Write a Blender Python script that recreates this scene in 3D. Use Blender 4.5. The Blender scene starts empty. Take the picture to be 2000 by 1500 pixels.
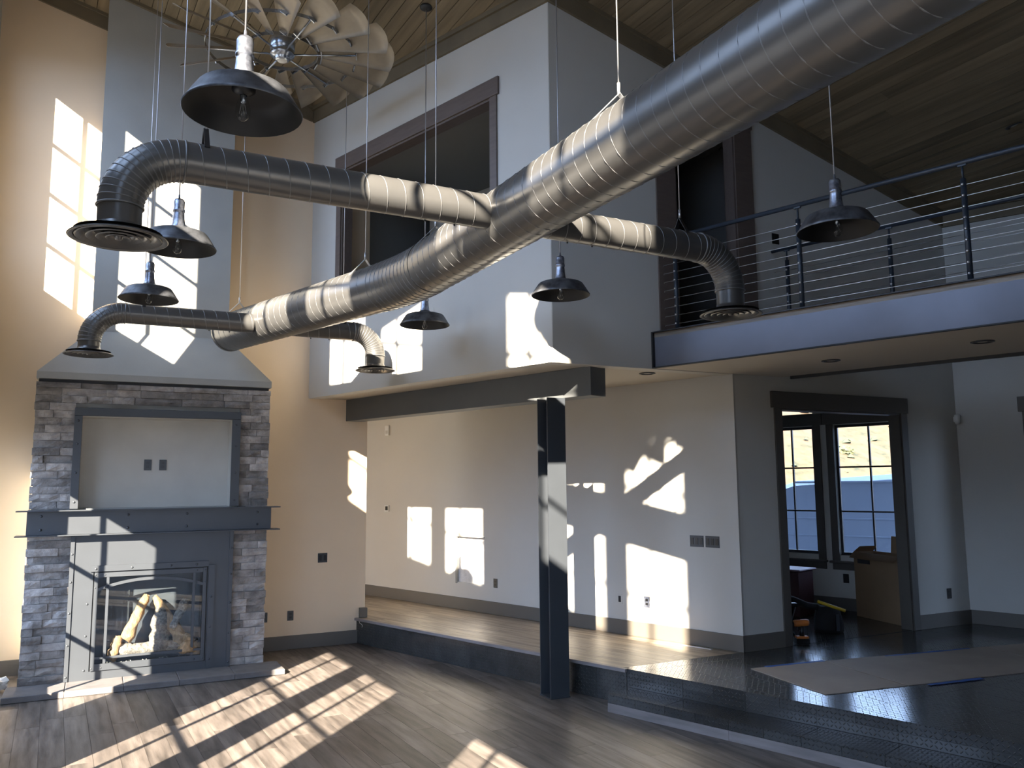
import bpy, bmesh, math, random
from mathutils import Vector, Matrix
rnd = random.Random(7)
S = bpy.context.scene
COL = S.collection
# ------------------------------------------------------------------ camera
cam = bpy.data.cameras.new('camera'); cam_o = bpy.data.objects.new('camera', cam); COL.objects.link(cam_o)
P_, R_ = math.radians(6.987), math.radians(-0.473)
_f = Vector((0, math.cos(P_), math.sin(P_))); _u = Vector((0, -math.sin(P_), math.cos(P_))); _x = Vector((1, 0, 0))
_x2 = _x*math.cos(R_) + _u*math.sin(R_); _u2 = -_x*math.sin(R_) + _u*math.cos(R_)
M = Matrix((( _x2.x, _u2.x, -_f.x, 0), (_x2.y, _u2.y, -_f.y, 0), (_x2.z, _u2.z, -_f.z, 2.0), (0, 0, 0, 1)))
cam_o.matrix_world = M
cam.sensor_width = 36.0; cam.lens = 36.0*1606/2000; cam.clip_start = .05; cam.clip_end = 300
S.camera = cam_o
# ------------------------------------------------------------------ light and exposure
W = bpy.data.worlds.new('world'); S.world = W; W.use_nodes = True
bg = W.node_tree.nodes['Background']; bg.inputs[0].default_value = (0.45, 0.62, .95, 1); bg.inputs[1].default_value = 5.2
sun = bpy.data.lights.new('sun', 'SUN'); sun.energy = 25.5; sun.angle = math.radians(0.55); sun.color = (1.0, 0.88, 0.72)
sun_o = bpy.data.objects.new('sun', sun); COL.objects.link(sun_o)
LD = Vector((math.sin(math.radians(13.9)), math.cos(math.radians(13.9)), -0.462)).normalized()
sun_o.rotation_euler = LD.to_track_quat('-Z', 'Y').to_euler(); sun_o.location = (-6, -20, 14)
S.view_settings.view_transform = 'Standard'; S.view_settings.look = 'None'; S.view_settings.gamma = 1.0
S.view_settings.use_curve_mapping = False; S.view_settings.exposure = 0.80
S.cycles.use_denoising = True; S.cycles.max_bounces = 10; S.cycles.diffuse_bounces = 6; S.cycles.glossy_bounces = 4
S.cycles.transparent_max_bounces = 12; S.cycles.sample_clamp_indirect = 8.0; S.cycles.caustics_reflective = False
S.cycles.caustics_refractive = False
# ------------------------------------------------------------------ frames
# world -> three oblique wall directions: A (loft side walls), B (fireplace wall), W (tall window wall)
class Frame:
    def __init__(s, deg, origin=(0, 0)):      # deg = rotation of local x about z
        s.r = math.radians(deg); s.c, s.s = math.cos(s.r), math.sin(s.r); s.o = origin
    def w(s, x, y, z=0): return Vector((s.o[0] + x*s.c - y*s.s, s.o[1] + x*s.s + y*s.c, z))
    def l(s, p): dx, dy = p[0]-s.o[0], p[1]-s.o[1]; return (dx*s.c + dy*s.s, -dx*s.s + dy*s.c)
FA = Frame(-45.2); FB = Frame(26.6); FW = Frame(-60.7, (-5.89, 8.95)); FO = Frame(0)
FD = Frame(118.0)    # local x runs along the near trunk duct (azimuth -28)
def crown_z(p):  # underside of the crown boards under the sloped ceiling
    u63 = p[0]*0.8910 + p[1]*0.4540; v = -p[0]*0.4540 + p[1]*0.8910
    return 7.991 - .267*u63 - .044*v
def ceil_z(p): return crown_z(p) + .19
# ------------------------------------------------------------------ mesh builder
class MB:
    def __init__(s): s.v = []; s.f = []; s.sm = []
    def add(s, vs, fs, smooth=False):
        k = len(s.v); s.v += [tuple(v) for v in vs]; s.f += [tuple(k+i for i in f) for f in fs]; s.sm += [smooth]*len(fs); return s
    def box(s, x0, x1, y0, y1, z0, z1, ch=0):
        x0, x1 = min(x0, x1), max(x0, x1); y0, y1 = min(y0, y1), max(y0, y1); z0, z1 = min(z0, z1), max(z0, z1)
        if ch <= 0:
            vs = [(x0,y0,z0),(x1,y0,z0),(x1,y1,z0),(x0,y1,z0),(x0,y0,z1),(x1,y0,z1),(x1,y1,z1),(x0,y1,z1)]
            return s.add(vs, [(3,2,1,0),(4,5,6,7),(0,1,5,4),(1,2,6,5),(2,3,7,6),(3,0,4,7)])
        c = ch
        vs = []
        for z, i in ((z0, c), (z0+c, 0), (z1-c, 0), (z1, c)):
            vs += [(x0+i,y0+i,z),(x1-i,y0+i,z),(x1-i,y1-i,z),(x0+i,y1-i,z)]
        fs = [(3,2,1,0),(12,13,14,15)]
        for r in range(3):
            for i in range(4): fs.append((r*4+i, r*4+(i+1)%4, r*4+4+(i+1)%4, r*4+4+i))
        return s.add(vs, fs)
    def prism(s, poly, z0, z1):              # poly ccw list of (x, y); z0/z1 numbers or functions of (x, y)
        n = len(poly); a = (lambda p: z0(p)) if callable(z0) else (lambda p: z0); b = (lambda p: z1(p)) if callable(z1) else (lambda p: z1)
        vs = [(p[0], p[1], a(p)) for p in poly] + [(p[0], p[1], b(p)) for p in poly]
        fs = [tuple(range(n-1, -1, -1)), tuple(range(n, 2*n))] + [(i, (i+1) % n, n+(i+1) % n, n+i) for i in range(n)]
        return s.add(vs, fs)
    def lathe(s, prof, segs=24, c=(0, 0, 0), smooth=True, cap=False):  # prof list of (r, z)
        vs = []; fs = []; n = len(prof)
        for r, z in prof:
            for k in range(segs):
                t = 2*math.pi*k/segs; vs.append((c[0]+r*math.cos(t), c[1]+r*math.sin(t), c[2]+z))
        for i in range(n-1):
            for k in range(segs): fs.append((i*segs+k, i*segs+(k+1) % segs, (i+1)*segs+(k+1) % segs, (i+1)*segs+k))
        s.add(vs, fs, smooth)
        if cap:
            k0 = len(s.v) - len(vs)
            s.f.append(tuple(k0+i for i in range(segs-1, -1, -1))); s.sm.append(False)
            s.f.append(tuple(k0+(n-1)*segs+i for i in range(segs))); s.sm.append(False)
        return s
    def tube(s, path, r, segs=12, caps=True, smooth=True, up=None):
        path = [Vector(p) for p in path]; n = len(path); rs = r if isinstance(r, (list, tuple)) else [r]*n
        t0 = (path[1]-path[0]).normalized(); nn = t0.orthogonal().normalized() if up is None else (Vector(up) - t0*t0.dot(Vector(up))).normalized()
        vs = []; fs = []
        for i in range(n):
            t = (path[min(i+1, n-1)] - path[max(i-1, 0)]).normalized()
            nn = (nn - t*nn.dot(t)).normalized(); bb = t.cross(nn)
            for k in range(segs):
                a = 2*math.pi*k/segs; vs.append(path[i] + (nn*math.cos(a) + bb*math.sin(a))*rs[i])
        for i in range(n-1):
            for k in range(segs): fs.append((i*segs+k, i*segs+(k+1) % segs, (i+1)*segs+(k+1) % segs, (i+1)*segs+k))
        if caps: fs += [tuple(range(segs-1, -1, -1)), tuple((n-1)*segs+k for k in range(segs))]
        k0 = len(s.f); s.add(vs, fs, smooth)
        if caps: s.sm[-1] = s.sm[-2] = False
        return s
    def build(s, name, mat, parent=None, frame=None, off=(0, 0, 0)):
        # vertices are in frame coordinates; off is the parent's place in the same coordinates
        if parent is not None and off == (0, 0, 0): off = OFF.get(parent.name, (0, 0, 0))
        m = bpy.data.meshes.new(name)
        m.from_pydata([(v[0]-off[0], v[1]-off[1], v[2]-off[2]) for v in s.v], [], s.f)
        m.polygons.foreach_set('use_smooth', s.sm); m.materials.append(mat); m.update()
        o = bpy.data.objects.new(name, m); COL.objects.link(o)
        OFF[o.name] = off
        if parent is not None: o.parent = parent
        elif frame is not None:
            o.location = frame.w(off[0], off[1], off[2]); o.rotation_euler = (0, 0, frame.r)
        return o
OFF = {}
def thing(name, label, cat, frame, off, group=None):
    o = bpy.data.objects.new(name, None); COL.objects.link(o); o.empty_display_size = .1
    o.location = frame.w(*off); o.rotation_euler = (0, 0, frame.r); OFF[o.name] = tuple(off)
    o['label'] = label; o['category'] = cat
    if group: o['group'] = group
    return o
def tag(o, label, cat, group=None):
    o['label'] = label; o['category'] = cat
    if group: o['group'] = group
    return o
def struct(name, mb, mat, frame, off=(0, 0, 0)):
    o = mb.build(name, mat, None, frame, off); o['kind'] = 'structure'; return o
def clip(poly, a, b, c):                      # keep a*x + b*y <= c
    out = []
    for i in range(len(poly)):
        p, q = poly[i], poly[(i+1) % len(poly)]; dp = a*p[0]+b*p[1]-c; dq = a*q[0]+b*q[1]-c
        if dp <= 0: out.append(p)
        if dp*dq < 0: t = dp/(dp-dq); out.append((p[0]+(q[0]-p[0])*t, p[1]+(q[1]-p[1])*t))
    return out
# ------------------------------------------------------------------ materials
def newmat(name):
    m = bpy.data.materials.new(name); m.use_nodes = True; nt = m.node_tree
    return m, nt, nt.nodes['Principled BSDF']
def N(nt, typ, **kw):
    n = nt.nodes.new(typ)
    for k, v in kw.items(): setattr(n, k, v)
    return n
def mat(name, col, rough=.6, metal=0, spec=.5, var=.0, nscale=3.0, bump=0, bscale=40, stretch=None, objvar=0, ns2=None):
    m, nt, b = newmat(name); L = nt.links
    b.inputs['Roughness'].default_value = rough; b.inputs['Metallic'].default_value = metal
    b.inputs['Specular IOR Level'].default_value = spec
    tc = N(nt, 'ShaderNodeTexCoord'); src = tc.outputs['Object']
    if stretch:
        mp = N(nt, 'ShaderNodeMapping'); mp.inputs['Scale'].default_value = stretch; L.new(src, mp.inputs[0]); src = mp.outputs[0]
    if objvar:
        oi = N(nt, 'ShaderNodeObjectInfo'); ad = N(nt, 'ShaderNodeVectorMath', operation='ADD'); sc = N(nt, 'ShaderNodeMath', operation='MULTIPLY'); sc.inputs[1].default_value = 37.0
        L.new(oi.outputs['Random'], sc.inputs[0]); L.new(src, ad.inputs[0]); L.new(sc.outputs[0], ad.inputs[1]); src = ad.outputs[0]
    if var or objvar:
        nz = N(nt, 'ShaderNodeTexNoise'); nz.inputs['Scale'].default_value = nscale; nz.inputs['Detail'].default_value = 6; L.new(src, nz.inputs['Vector'])
        mr = N(nt, 'ShaderNodeMapRange'); mr.inputs[1].default_value = .3; mr.inputs[2].default_value = .7; mr.inputs[3].default_value = 1-var; mr.inputs[4].default_value = 1+var
        L.new(nz.outputs['Fac'], mr.inputs[0]); fac = mr.outputs[0]
        if objvar:
            mr2 = N(nt, 'ShaderNodeMapRange'); mr2.inputs[3].default_value = 1-objvar; mr2.inputs[4].default_value = 1+objvar; L.new(oi.outputs['Random'], mr2.inputs[0])
            mu = N(nt, 'ShaderNodeMath', operation='MULTIPLY'); L.new(fac, mu.inputs[0]); L.new(mr2.outputs[0], mu.inputs[1]); fac = mu.outputs[0]
        vm = N(nt, 'ShaderNodeVectorMath', operation='SCALE'); vm.inputs[0].default_value = col; L.new(fac, vm.inputs['Scale']); L.new(vm.outputs[0], b.inputs['Base Color'])
    else: b.inputs['Base Color'].default_value = (*col, 1)
    if bump:
        n2 = N(nt, 'ShaderNodeTexNoise'); n2.inputs['Scale'].default_value = bscale; n2.inputs['Detail'].default_value = 4; L.new(src, n2.inputs['Vector'])
        bp = N(nt, 'ShaderNodeBump'); bp.inputs['Strength'].default_value = bump; bp.inputs['Distance'].default_value = .01; L.new(n2.outputs['Fac'], bp.inputs['Height']); L.new(bp.outputs[0], b.inputs['Normal'])
    return m
M_grey = mat('grey_wall_paint', (.58, .56, .51), .85, var=.02, nscale=2, bump=.05, bscale=120)
M_tan = mat('tan_wall_paint', (.80, .635, .45), .85, var=.02, nscale=2, bump=.05, bscale=120)
M_chim = mat('chimney_plaster', (.36, .36, .335), .8, var=.05, nscale=2.5, bump=.08, bscale=60)
M_soff = mat('soffit_paint', (.56, .51, .43), .85)
M_panel = mat('niche_plaster', (.53, .51, .455), .65, var=.08, nscale=2.2)
M_base = mat('taupe_baseboard', (.13, .115, .095), .55)
M_trim = mat('brown_stained_trim', (.13, .10, .085), .5, var=.1, nscale=4, stretch=(1, 8, 8))
M_dtrim = mat('dark_door_casing', (.085, .075, .062), .5)
M_plank = mat('stained_ceiling_board', (.245, .19, .115), .75, var=.30, nscale=2.2, stretch=(.35, 5, 5), objvar=.16, bump=.2, bscale=30)
M_gap = mat('dark_roof_deck', (.012, .010, .008), .9)
M_crown = mat('stained_crown_board', (.175, .14, .088), .7, var=.15, nscale=3)
M_floor = mat('grey_wood_floor_board', (.15, .127, .110), .42, var=.55, nscale=2.6, stretch=(.7, 6, 6), objvar=.30, bump=.12, bscale=30)
M_floor2 = mat('brown_grey_platform_board', (.27, .225, .175), .42, var=.5, nscale=2.8, stretch=(.5, 7, 7), objvar=.12, bump=.12, bscale=30)
M_strip = mat('pale_wood_riser_board', (.22, .20, .20), .45, var=.25, nscale=5, stretch=(.5, 4, 4), objvar=.1)
M_steel = mat('charcoal_painted_steel', (.043, .049, .057), .42, metal=.0, spec=.55, var=.06, nscale=4)
M_beam = mat('grey_painted_steel', (.10, .106, .108), .5, var=.06, nscale=3)
M_fascia = mat('satin_grey_steel', (.17, .18, .22), .38, metal=.35, var=.06, nscale=3)
M_black = mat('matte_black_metal', (.012, .012, .013), .45)
M_stone = mat('split_ledgestone', (.29, .268, .25), .85, var=.42, nscale=9, objvar=.42, bump=.9, bscale=38)
M_hearth = mat('grey_hearth_slab', (.15, .14, .135), .75, var=.15, nscale=8, bump=.15, bscale=80, objvar=.06)
M_shadeout = mat('weathered_zinc_shade', (.095, .10, .11), .45, metal=.5, var=.65, nscale=14, bump=.1, bscale=30)
M_shadein = mat('black_shade_lining', (.008, .008, .008), .55)
M_zinc = mat('mottled_zinc_socket', (.30, .32, .38), .33, metal=.8, var=.45, nscale=40)
M_cord = mat('steel_cord', (.45, .45, .47), .4, metal=.6)
M_rod = mat('galvanised_rod', (.55, .55, .56), .4, metal=.7)
M_blade = mat('galvanised_fan_blade', (.36, .315, .25), .5, metal=.35, var=.12, nscale=6, objvar=.05)
M_chrome = mat('polished_fan_metal', (.42, .46, .52), .25, metal=.9)
M_rail = mat('blue_black_rail_paint', (.030, .040, .055), .38)
M_cable = mat('stainless_cable', (.75, .75, .76), .28, metal=.85)
M_plate = mat('dark_bronze_plate', (.04, .043, .045), .4)
M_plated = mat('black_device', (.012, .012, .012), .35)
M_white = mat('white_plastic', (.75, .74, .70), .5)
M_rough = mat('rough_white_plaster', (.72, .70, .68), .9, var=.12, nscale=9, bump=.9, bscale=22)
M_card = mat('tan_cardboard', (.24, .155, .085), .85, var=.08, nscale=3)
M_board = mat('kraft_floor_board', (.37, .315, .26), .85, var=.08, nscale=2.5)
M_tape = mat('blue_masking_tape', (.02, .10, .38), .6)
M_yel = mat('yellow_plastic', (.65, .42, .02), .45)
M_org = mat('orange_tool_body', (.50, .15, .03), .45)
M_red = mat('dark_red_plastic', (.06, .012, .014), .5)
M_pink = mat('pinkish_plastic', (.30, .20, .24), .5)
M_log = mat('ceramic_log_bark', (.20, .175, .15), .9, var=.55, nscale=14, stretch=(3, 1, 3), bump=1.0, bscale=35)
M_log2 = mat('ceramic_split_log', (.36, .22, .11), .85, var=.35, nscale=10, stretch=(4, 4, 1), bump=.8, bscale=30)
M_ash = mat('pale_ember_chips', (.42, .41, .38), .9, var=.4, nscale=20, bump=.5)
M_van = mat('skylight_blue_van_paint', (.27, .34, .46), .25, spec=.6)  # white van; the blue of the skylight is mixed into its colour
M_vanr = mat('van_tail_lamp', (.12, .02, .03), .3)
M_paper = mat('crumpled_white_paper', (.70, .66, .60), .8)
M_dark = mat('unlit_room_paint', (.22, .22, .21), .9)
M_ext = mat('exterior_siding', (.30, .28, .25), .8)
M_wframe = mat('black_window_frame', (.02, .021, .024), .4)
M_sill = mat('light_window_jamb', (.33, .32, .29), .6)
M_patio = mat('grey_patio_gravel', (.13, .13, .125), .9, var=.2, nscale=2)
M_cloth = mat('black_canvas', (.01, .01, .012), .8, bump=.3, bscale=50)
# duct: zinc sheet, part metal
def duct_mat(name, col, rough, metal):
    m, nt, b = newmat(name); L = nt.links
    tc = N(nt, 'ShaderNodeTexCoord'); nz = N(nt, 'ShaderNodeTexNoise'); nz.inputs['Scale'].default_value = 5; nz.inputs['Detail'].default_value = 5
    L.new(tc.outputs['Object'], nz.inputs['Vector']); mr = N(nt, 'ShaderNodeMapRange'); mr.inputs[3].default_value = .85; mr.inputs[4].default_value = 1.15; L.new(nz.outputs['Fac'], mr.inputs[0])
    vm = N(nt, 'ShaderNodeVectorMath', operation='SCALE'); vm.inputs[0].default_value = col; L.new(mr.outputs[0], vm.inputs['Scale']); L.new(vm.outputs[0], b.inputs['Base Color'])
    b.inputs['Roughness'].default_value = rough; b.inputs['Metallic'].default_value = metal; b.inputs['Specular IOR Level'].default_value = .5
    return m
M_duct = duct_mat('galvanised_duct', (.130, .128, .123), .30, .46)
M_seam = duct_mat('duct_lock_seam', (.20, .20, .20), .4, .45)
# glass
M_glass, nt, b = newmat('clear_pane'); nt.nodes.remove(b)
tr = N(nt, 'ShaderNodeBsdfTransparent'); tr.inputs[0].default_value = (.93, .95, .95, 1); gl = N(nt, 'ShaderNodeBsdfGlossy'); gl.inputs['Roughness'].default_value = .01
fr = N(nt, 'ShaderNodeLayerWeight'); fr.inputs[0].default_value = .5; pw = N(nt, 'ShaderNodeMath', operation='POWER'); pw.inputs[1].default_value = 4.0
ml = N(nt, 'ShaderNodeMath', operation='MULTIPLY_ADD'); ml.inputs[1].default_value = .8; ml.inputs[2].default_value = .035; mx = N(nt, 'ShaderNodeMixShader')
nt.links.new(fr.outputs['Facing'], pw.inputs[0]); nt.links.new(pw.outputs[0], ml.inputs[0]); nt.links.new(ml.outputs[0], mx.inputs[0]); nt.links.new(tr.outputs[0], mx.inputs[1]); nt.links.new(gl.outputs[0], mx.inputs[2]); nt.links.new(mx.outputs[0], nt.nodes['Material Output'].inputs[0])
M_bulb = M_glass.copy(); M_bulb.name = 'bulb_glass'
M_tint = M_glass.copy(); M_tint.name = 'tinted_pane'
for n in M_tint.node_tree.nodes:
    if n.type == 'BSDF_TRANSPARENT': n.inputs[0].default_value = (.86, .88, .90, 1)
# diamond-plate tile
M_tile, nt, b = newmat('dark_treadplate_tile'); L = nt.links
def mth(op, a, c=None, clampv=False):
    n = N(nt, 'ShaderNodeMath', operation=op); n.use_clamp = clampv
    for i, q in enumerate((a, c)):
        if q is None: continue
        if isinstance(q, (int, float)): n.inputs[i].default_value = q
        else: L.new(q, n.inputs[i])
    return n.outputs[0]
tc = N(nt, 'ShaderNodeTexCoord'); sp = N(nt, 'ShaderNodeSeparateXYZ'); L.new(tc.outputs['Object'], sp.inputs[0])
gx = sp.outputs[0]; gy = mth('ADD', sp.outputs[1], sp.outputs[2])
PT = 0.032
ux = mth('DIVIDE', gx, PT); uy = mth('DIVIDE', gy, PT)
ix = mth('FLOOR', ux); iy = mth('FLOOR', uy)
fx = mth('SUBTRACT', mth('FRACT', ux), .5); fy = mth('SUBTRACT', mth('FRACT', uy), .5)
par = mth('ABSOLUTE', mth('MODULO', mth('ADD', ix, iy), 2))
sgn = mth('SUBTRACT', mth('MULTIPLY', par, 2), 1)
d1 = mth('ADD', fx, mth('MULTIPLY', fy, sgn)); d2 = mth('SUBTRACT', fx, mth('MULTIPLY', fy, sgn))
e1 = mth('DIVIDE', d1, .62); e2 = mth('DIVIDE', d2, .20)
ell = mth('ADD', mth('MULTIPLY', e1, e1), mth('MULTIPLY', e2, e2))
hgt = mth('SUBTRACT', 1, ell, True)
bp = N(nt, 'ShaderNodeBump'); bp.inputs['Strength'].default_value = 1.0; bp.inputs['Distance'].default_value = .004; L.new(hgt, bp.inputs['Height'])
L.new(bp.outputs[0], b.inputs['Normal'])
oi = N(nt, 'ShaderNodeObjectInfo'); mr = N(nt, 'ShaderNodeMapRange'); mr.inputs[3].default_value = .75; mr.inputs[4].default_value = 1.3; L.new(oi.outputs['Random'], mr.inputs[0])
nz = N(nt, 'ShaderNodeTexNoise'); nz.inputs['Scale'].default_value = 5; L.new(tc.outputs['Object'], nz.inputs[0])
mm = mth('MULTIPLY', mr.outputs[0], mth('ADD', nz.outputs['Fac'], .5))
vm = N(nt, 'ShaderNodeVectorMath', operation='SCALE'); vm.inputs[0].default_value = (.040, .042, .042); L.new(mm, vm.inputs['Scale']); L.new(vm.outputs[0], b.inputs['Base Color'])
b.inputs['Roughness'].default_value = .17; b.inputs['Specular IOR Level'].default_value = .6
# hillside ground
M_hill, nt, b = newmat('dry_hillside'); L = nt.links
tc = N(nt, 'ShaderNodeTexCoord'); nz = N(nt, 'ShaderNodeTexNoise'); nz.inputs['Scale'].default_value = 2.2; nz.inputs['Detail'].default_value = 9; nz.inputs['Roughness'].default_value = .7
L.new(tc.outputs['Object'], nz.inputs[0]); cr = N(nt, 'ShaderNodeValToRGB'); L.new(nz.outputs['Fac'], cr.inputs[0])
cr.color_ramp.elements[0].position = .33; cr.color_ramp.elements[0].color = (.035, .042, .018, 1)
cr.color_ramp.elements[1].position = .62; cr.color_ramp.elements[1].color = (.135, .078, .045, 1)
e = cr.color_ramp.elements.new(.45); e.color = (.10, .075, .032, 1)
L.new(cr.outputs[0], b.inputs['Base Color']); b.inputs['Roughness'].default_value = .95
# ================================================================== SETTING
def wall(name, mat_, fr, x0, x1, y0, y1, z0, top, holes=()):
    """upright wall along frame x, thickness y0..y1, holes (xa, xb, za, zb)"""
    mb = MB(); xs = sorted({x0, x1, *[h[0] for h in holes], *[h[1] for h in holes]})
    for a, b in zip(xs, xs[1:]):
        if b <= x0 or a >= x1: continue
        hs = sorted((h[2], h[3]) for h in holes if h[0] <= a+1e-6 and h[1] >= b-1e-6); z = z0
        for ha, hb in hs:
            if ha > z+1e-4: mb.box(a, b, y0, y1, z, ha)
            z = hb
        n = max(1, int((b-a)/3)) if callable(top) else 1
        for k in range(n):
            p, q = a+(b-a)*k/n, a+(b-a)*(k+1)/n
            if callable(top): mb.prism([(p, y0), (q, y0), (q, y1), (p, y1)], z, lambda s: top(fr.w(s[0], s[1])))
            else: mb.box(p, q, y0, y1, z, top)
    return struct(name, mb, mat_, fr)
ctop = lambda p: ceil_z(p) + .05
# floor slabs
fl = struct('floor', MB().prism([(-3, -4.95), (12, -4.95), (12, 16.5), (-3, 16.5)], -.18, -.006), M_hearth, FB)
pf = struct('floor', MB().prism([(-12.6, 6.24), (4.2, 6.24), (4.2, 14), (-12.6, 14)], -.005, .307), M_hearth, FA)
# --- lower floor boards, running along azimuth -29
FP = Frame(119.0)     # local x along azimuth -29
def boards(parent, name, m, fr, x0, x1, y0, y1, w, ln, z0, z1, planes, gap=.0012, jit=True):
    """boards in frame fr, clipped by world half planes (a, b, c): a*x+b*y<=c"""
    j = 0; y = y0
    while y < y1:
        x = x0 - rnd.random()*ln if jit else x0
        while x < x1:
            r = [(x+gap, y+gap), (x+ln-gap, y+gap), (x+ln-gap, y+w-gap), (x+gap, y+w-gap)]
            for a, b, c in planes:
                # world (X,Y)=o+R(x,y): a*X+b*Y<=c
                aa = a*fr.c + b*fr.s; bb = -a*fr.s + b*fr.c; cc = c - a*fr.o[0] - b*fr.o[1]
                r = clip(r, aa, bb, cc)
                if len(r) < 3: break
            if len(r) >= 3:
                cx, cy = sum(p[0] for p in r)/len(r), sum(p[1] for p in r)/len(r)
                mb = MB().prism(r, z0, z1)
                me = bpy.data.meshes.new(name); me.from_pydata([(v[0]-cx, v[1]-cy, v[2]-z0) for v in mb.v], [], mb.f); me.materials.append(m)
                o = bpy.data.objects.new(name, me); COL.objects.link(o)
                wp = fr.w(cx, cy, z0)
                if parent is not None:
                    pr = parent.rotation_euler[2]; pl = parent.location
                    d = wp - pl; o.parent = parent
                    o.location = (d.x*math.cos(pr)+d.y*math.sin(pr), -d.x*math.sin(pr)+d.y*math.cos(pr), d.z); o.rotation_euler = (0, 0, fr.r-pr)
                j += 1
            x += ln
        y += w
    return j
nA = (.7096, .7046); nB = (-.4478, .8942); uB = (.8942, .4478); uA = (.7046, -.7096); nW = (.872, .489)
Kx, Ky = -5.89, 8.95
boards(fl, 'floor_board', M_floor, FP, 2.8, 12.6, -6.3, 1.4, .18, 1.45, -.006, 0,
       [(nA[0], nA[1], 6.25), (nB[0], nB[1], 10.65), (-nW[0], -nW[1], -(Kx*nW[0]+Ky*nW[1])), (0, -1, -4.6)])
# --- raised floor: boards left of the tile line, along A
boards(pf, 'platform_board', M_floor2, FA, -12.0, -4.3, 6.235, 7.63, .175, 1.4, .307, .315,
       [(-nB[0], -nB[1], -6.582)])
boards(pf, 'floor_tile', M_tile, FB, 3.4, 11.6, 2.2-.02, 10.6, .60, .30, .307, .315,
       [(nB[0], nB[1], 10.0), (-nA[0], -nA[1], -6.235), (nA[0], nA[1], 10.98), (nB[0], nB[1], 6.579), (uB[0], uB[1], 10.9)], gap=.0015, jit=False)
boards(pf, 'floor_tile', M_tile, FB, 4.4, 9.4, 6.60, 11.4, .60, .60, .307, .3145, [(-nB[0], -nB[1], -6.585), (nA[0], nA[1], 10.98), (-nA[0], -nA[1], -7.78), (uB[0], uB[1], 9.38)], gap=.0015, jit=False)
# nosing, riser tiles, middle step
nz_ = MB().box(-9.42, -4.81, 6.205, 6.25, .283, .316, .004)
tn = struct('trim_1', nz_, M_strip, FA)
rs = struct('wall_riser', MB().box(-12, 4.1, 6.238, 6.245, 0, .283), M_black, FA)
def tiles_front(parent, x0, x1, y, z0, z1, w, th=.006, m=M_tile):
    x = x0
    while x < x1-.01:
        o = MB().box(x+.0015, min(x+w, x1)-.0015, y-th, y, z0, z1-.001, .0012).build('riser_tile', m, parent); x += w
tiles_front(rs, -9.37, -4.815, 6.238, .002, .283, .60)
tiles_front(rs, -4.812, 3.9, 6.238, .235, .314, .30)
tiles_front(rs, -4.812, 3.9, 6.238, .158, .2345, .60)
st = struct('floor', MB().box(-4.788, 4.1, 5.93, 6.236, 0, .150), M_black, FA)
x = -4.788
while x < 3.9:
    MB().box(x+.0015, x+.60, 5.915, 6.230, .150, .157, .001).build('step_tile', M_tile, st); x += .6015
tiles_front(st, -4.788, 3.9, 5.929, .079, .150, .30, .012)
x = -4.788
while x < 3.9:
    MB().box(x+.001, x+1.2, 5.914, 5.929, 0.001, .078, .0015).build('riser_board', M_strip, st); x += 1.2015
# --- walls
t_l = wall('wall_left', M_tan, FB, -1.3, 3.17, 10.645, 10.80, 0, ctop)
wall('wall_back', M_grey, FA, -12.55, -4.41, 7.62, 7.76, .312, 3.135, [(-8.79, -8.225, .68, 1.293)])
rc = struct('wall_recess', MB().box(-8.80, -8.215, 7.645, 7.75, .67, 1.303), M_rough, FA)
wall('wall_bulkhead', M_grey, FA, -9.367, -5.0947, 5.59, 5.74, 3.13, ctop, [(-8.67, -5.91, 4.38, 5.996)])
WB1 = wall('wall_right', M_grey, FB, 3.722, 9.396, 6.579, 6.72, 3.125, ctop, [(5.194, 6.012, 3.47, 5.86)])
wall('wall_right', M_grey, FB, 5.889, 9.396, 6.579, 6.72, .312, 3.128, [(6.515, 8.385, .312, 2.795)])
wall('wall_far', M_grey, FA, -7.2, 3.6, 10.985, 11.13, .312, ctop, [(-6.2, -5.15, 1.03, 2.77), (-4.86, -3.93, 1.03, 2.77), (-6.2, -5.15, 2.95, 3.2), (-4.86, -3.93, 2.95, 3.2), (-2.50, -1.45, .315, 2.80)])
wall('wall_hall', M_grey, FA, -12.6, -12.45, -3.6, 7.7, .0, 3.135)
# window wall on the left, outside the picture (sun comes in here)
WIN = []
for s0 in (.66, 2.04, 4.67, 6.03, 8.65, 10.02):
    WIN += [(s0, s0+.97, .64, 2.61), (s0, s0+.97, 4.66, 7.02)]
wall('wall_window', M_chim, FW, 0, 15.6, -.06, 0, -.02, ctop, WIN)
for i, (a, b, c, d) in enumerate(WIN):
    fr = MB(); up = c > 4
    zs = [5.22, 5.82, 6.42] if up else [1.22, 1.92]
    fr.box(a+.370, a+.408, -.045, -.015, c, d)
    for z in zs: fr.box(a, b, -.045, -.015, z-.019, z+.019)
    wf = struct('window_%d' % (i+1), fr, M_wframe, FW)
rk = struct('sun_patch_cutter', MB().add([(x, y, z) for y in (-.055, -.005) for x, z in ((6.03, 6.57), (7.0, 6.91), (7.0, 7.02), (6.03, 7.02))], [(0, 1, 2, 3), (7, 6, 5, 4), (0, 4, 5, 1), (1, 5, 6, 2), (2, 6, 7, 3), (3, 7, 4, 0)]), M_tan, FW)  # unseen infill added to cut the top of one sun patch on a slope
RW_FILL = [(-.1, 1.35, .1, 3.2), (1.45, 2.9, .1, 3.2)]  # unseen rear openings, added to brighten the fireplace side of the room
wall('wall_light_shield', M_grey, FB, 3.0, 3.12, -4.8, 1.6, -.02, ctop)  # unseen partition added to keep rear window light off the right side
wall('wall_rear', M_grey, FB, -.6, 11.6, -4.95, -4.8, -.02, ctop, RW_FILL)
wall('wall_side', M_grey, FB, 11.5, 11.65, -4.9, .6, -.02, ctop)
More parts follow.
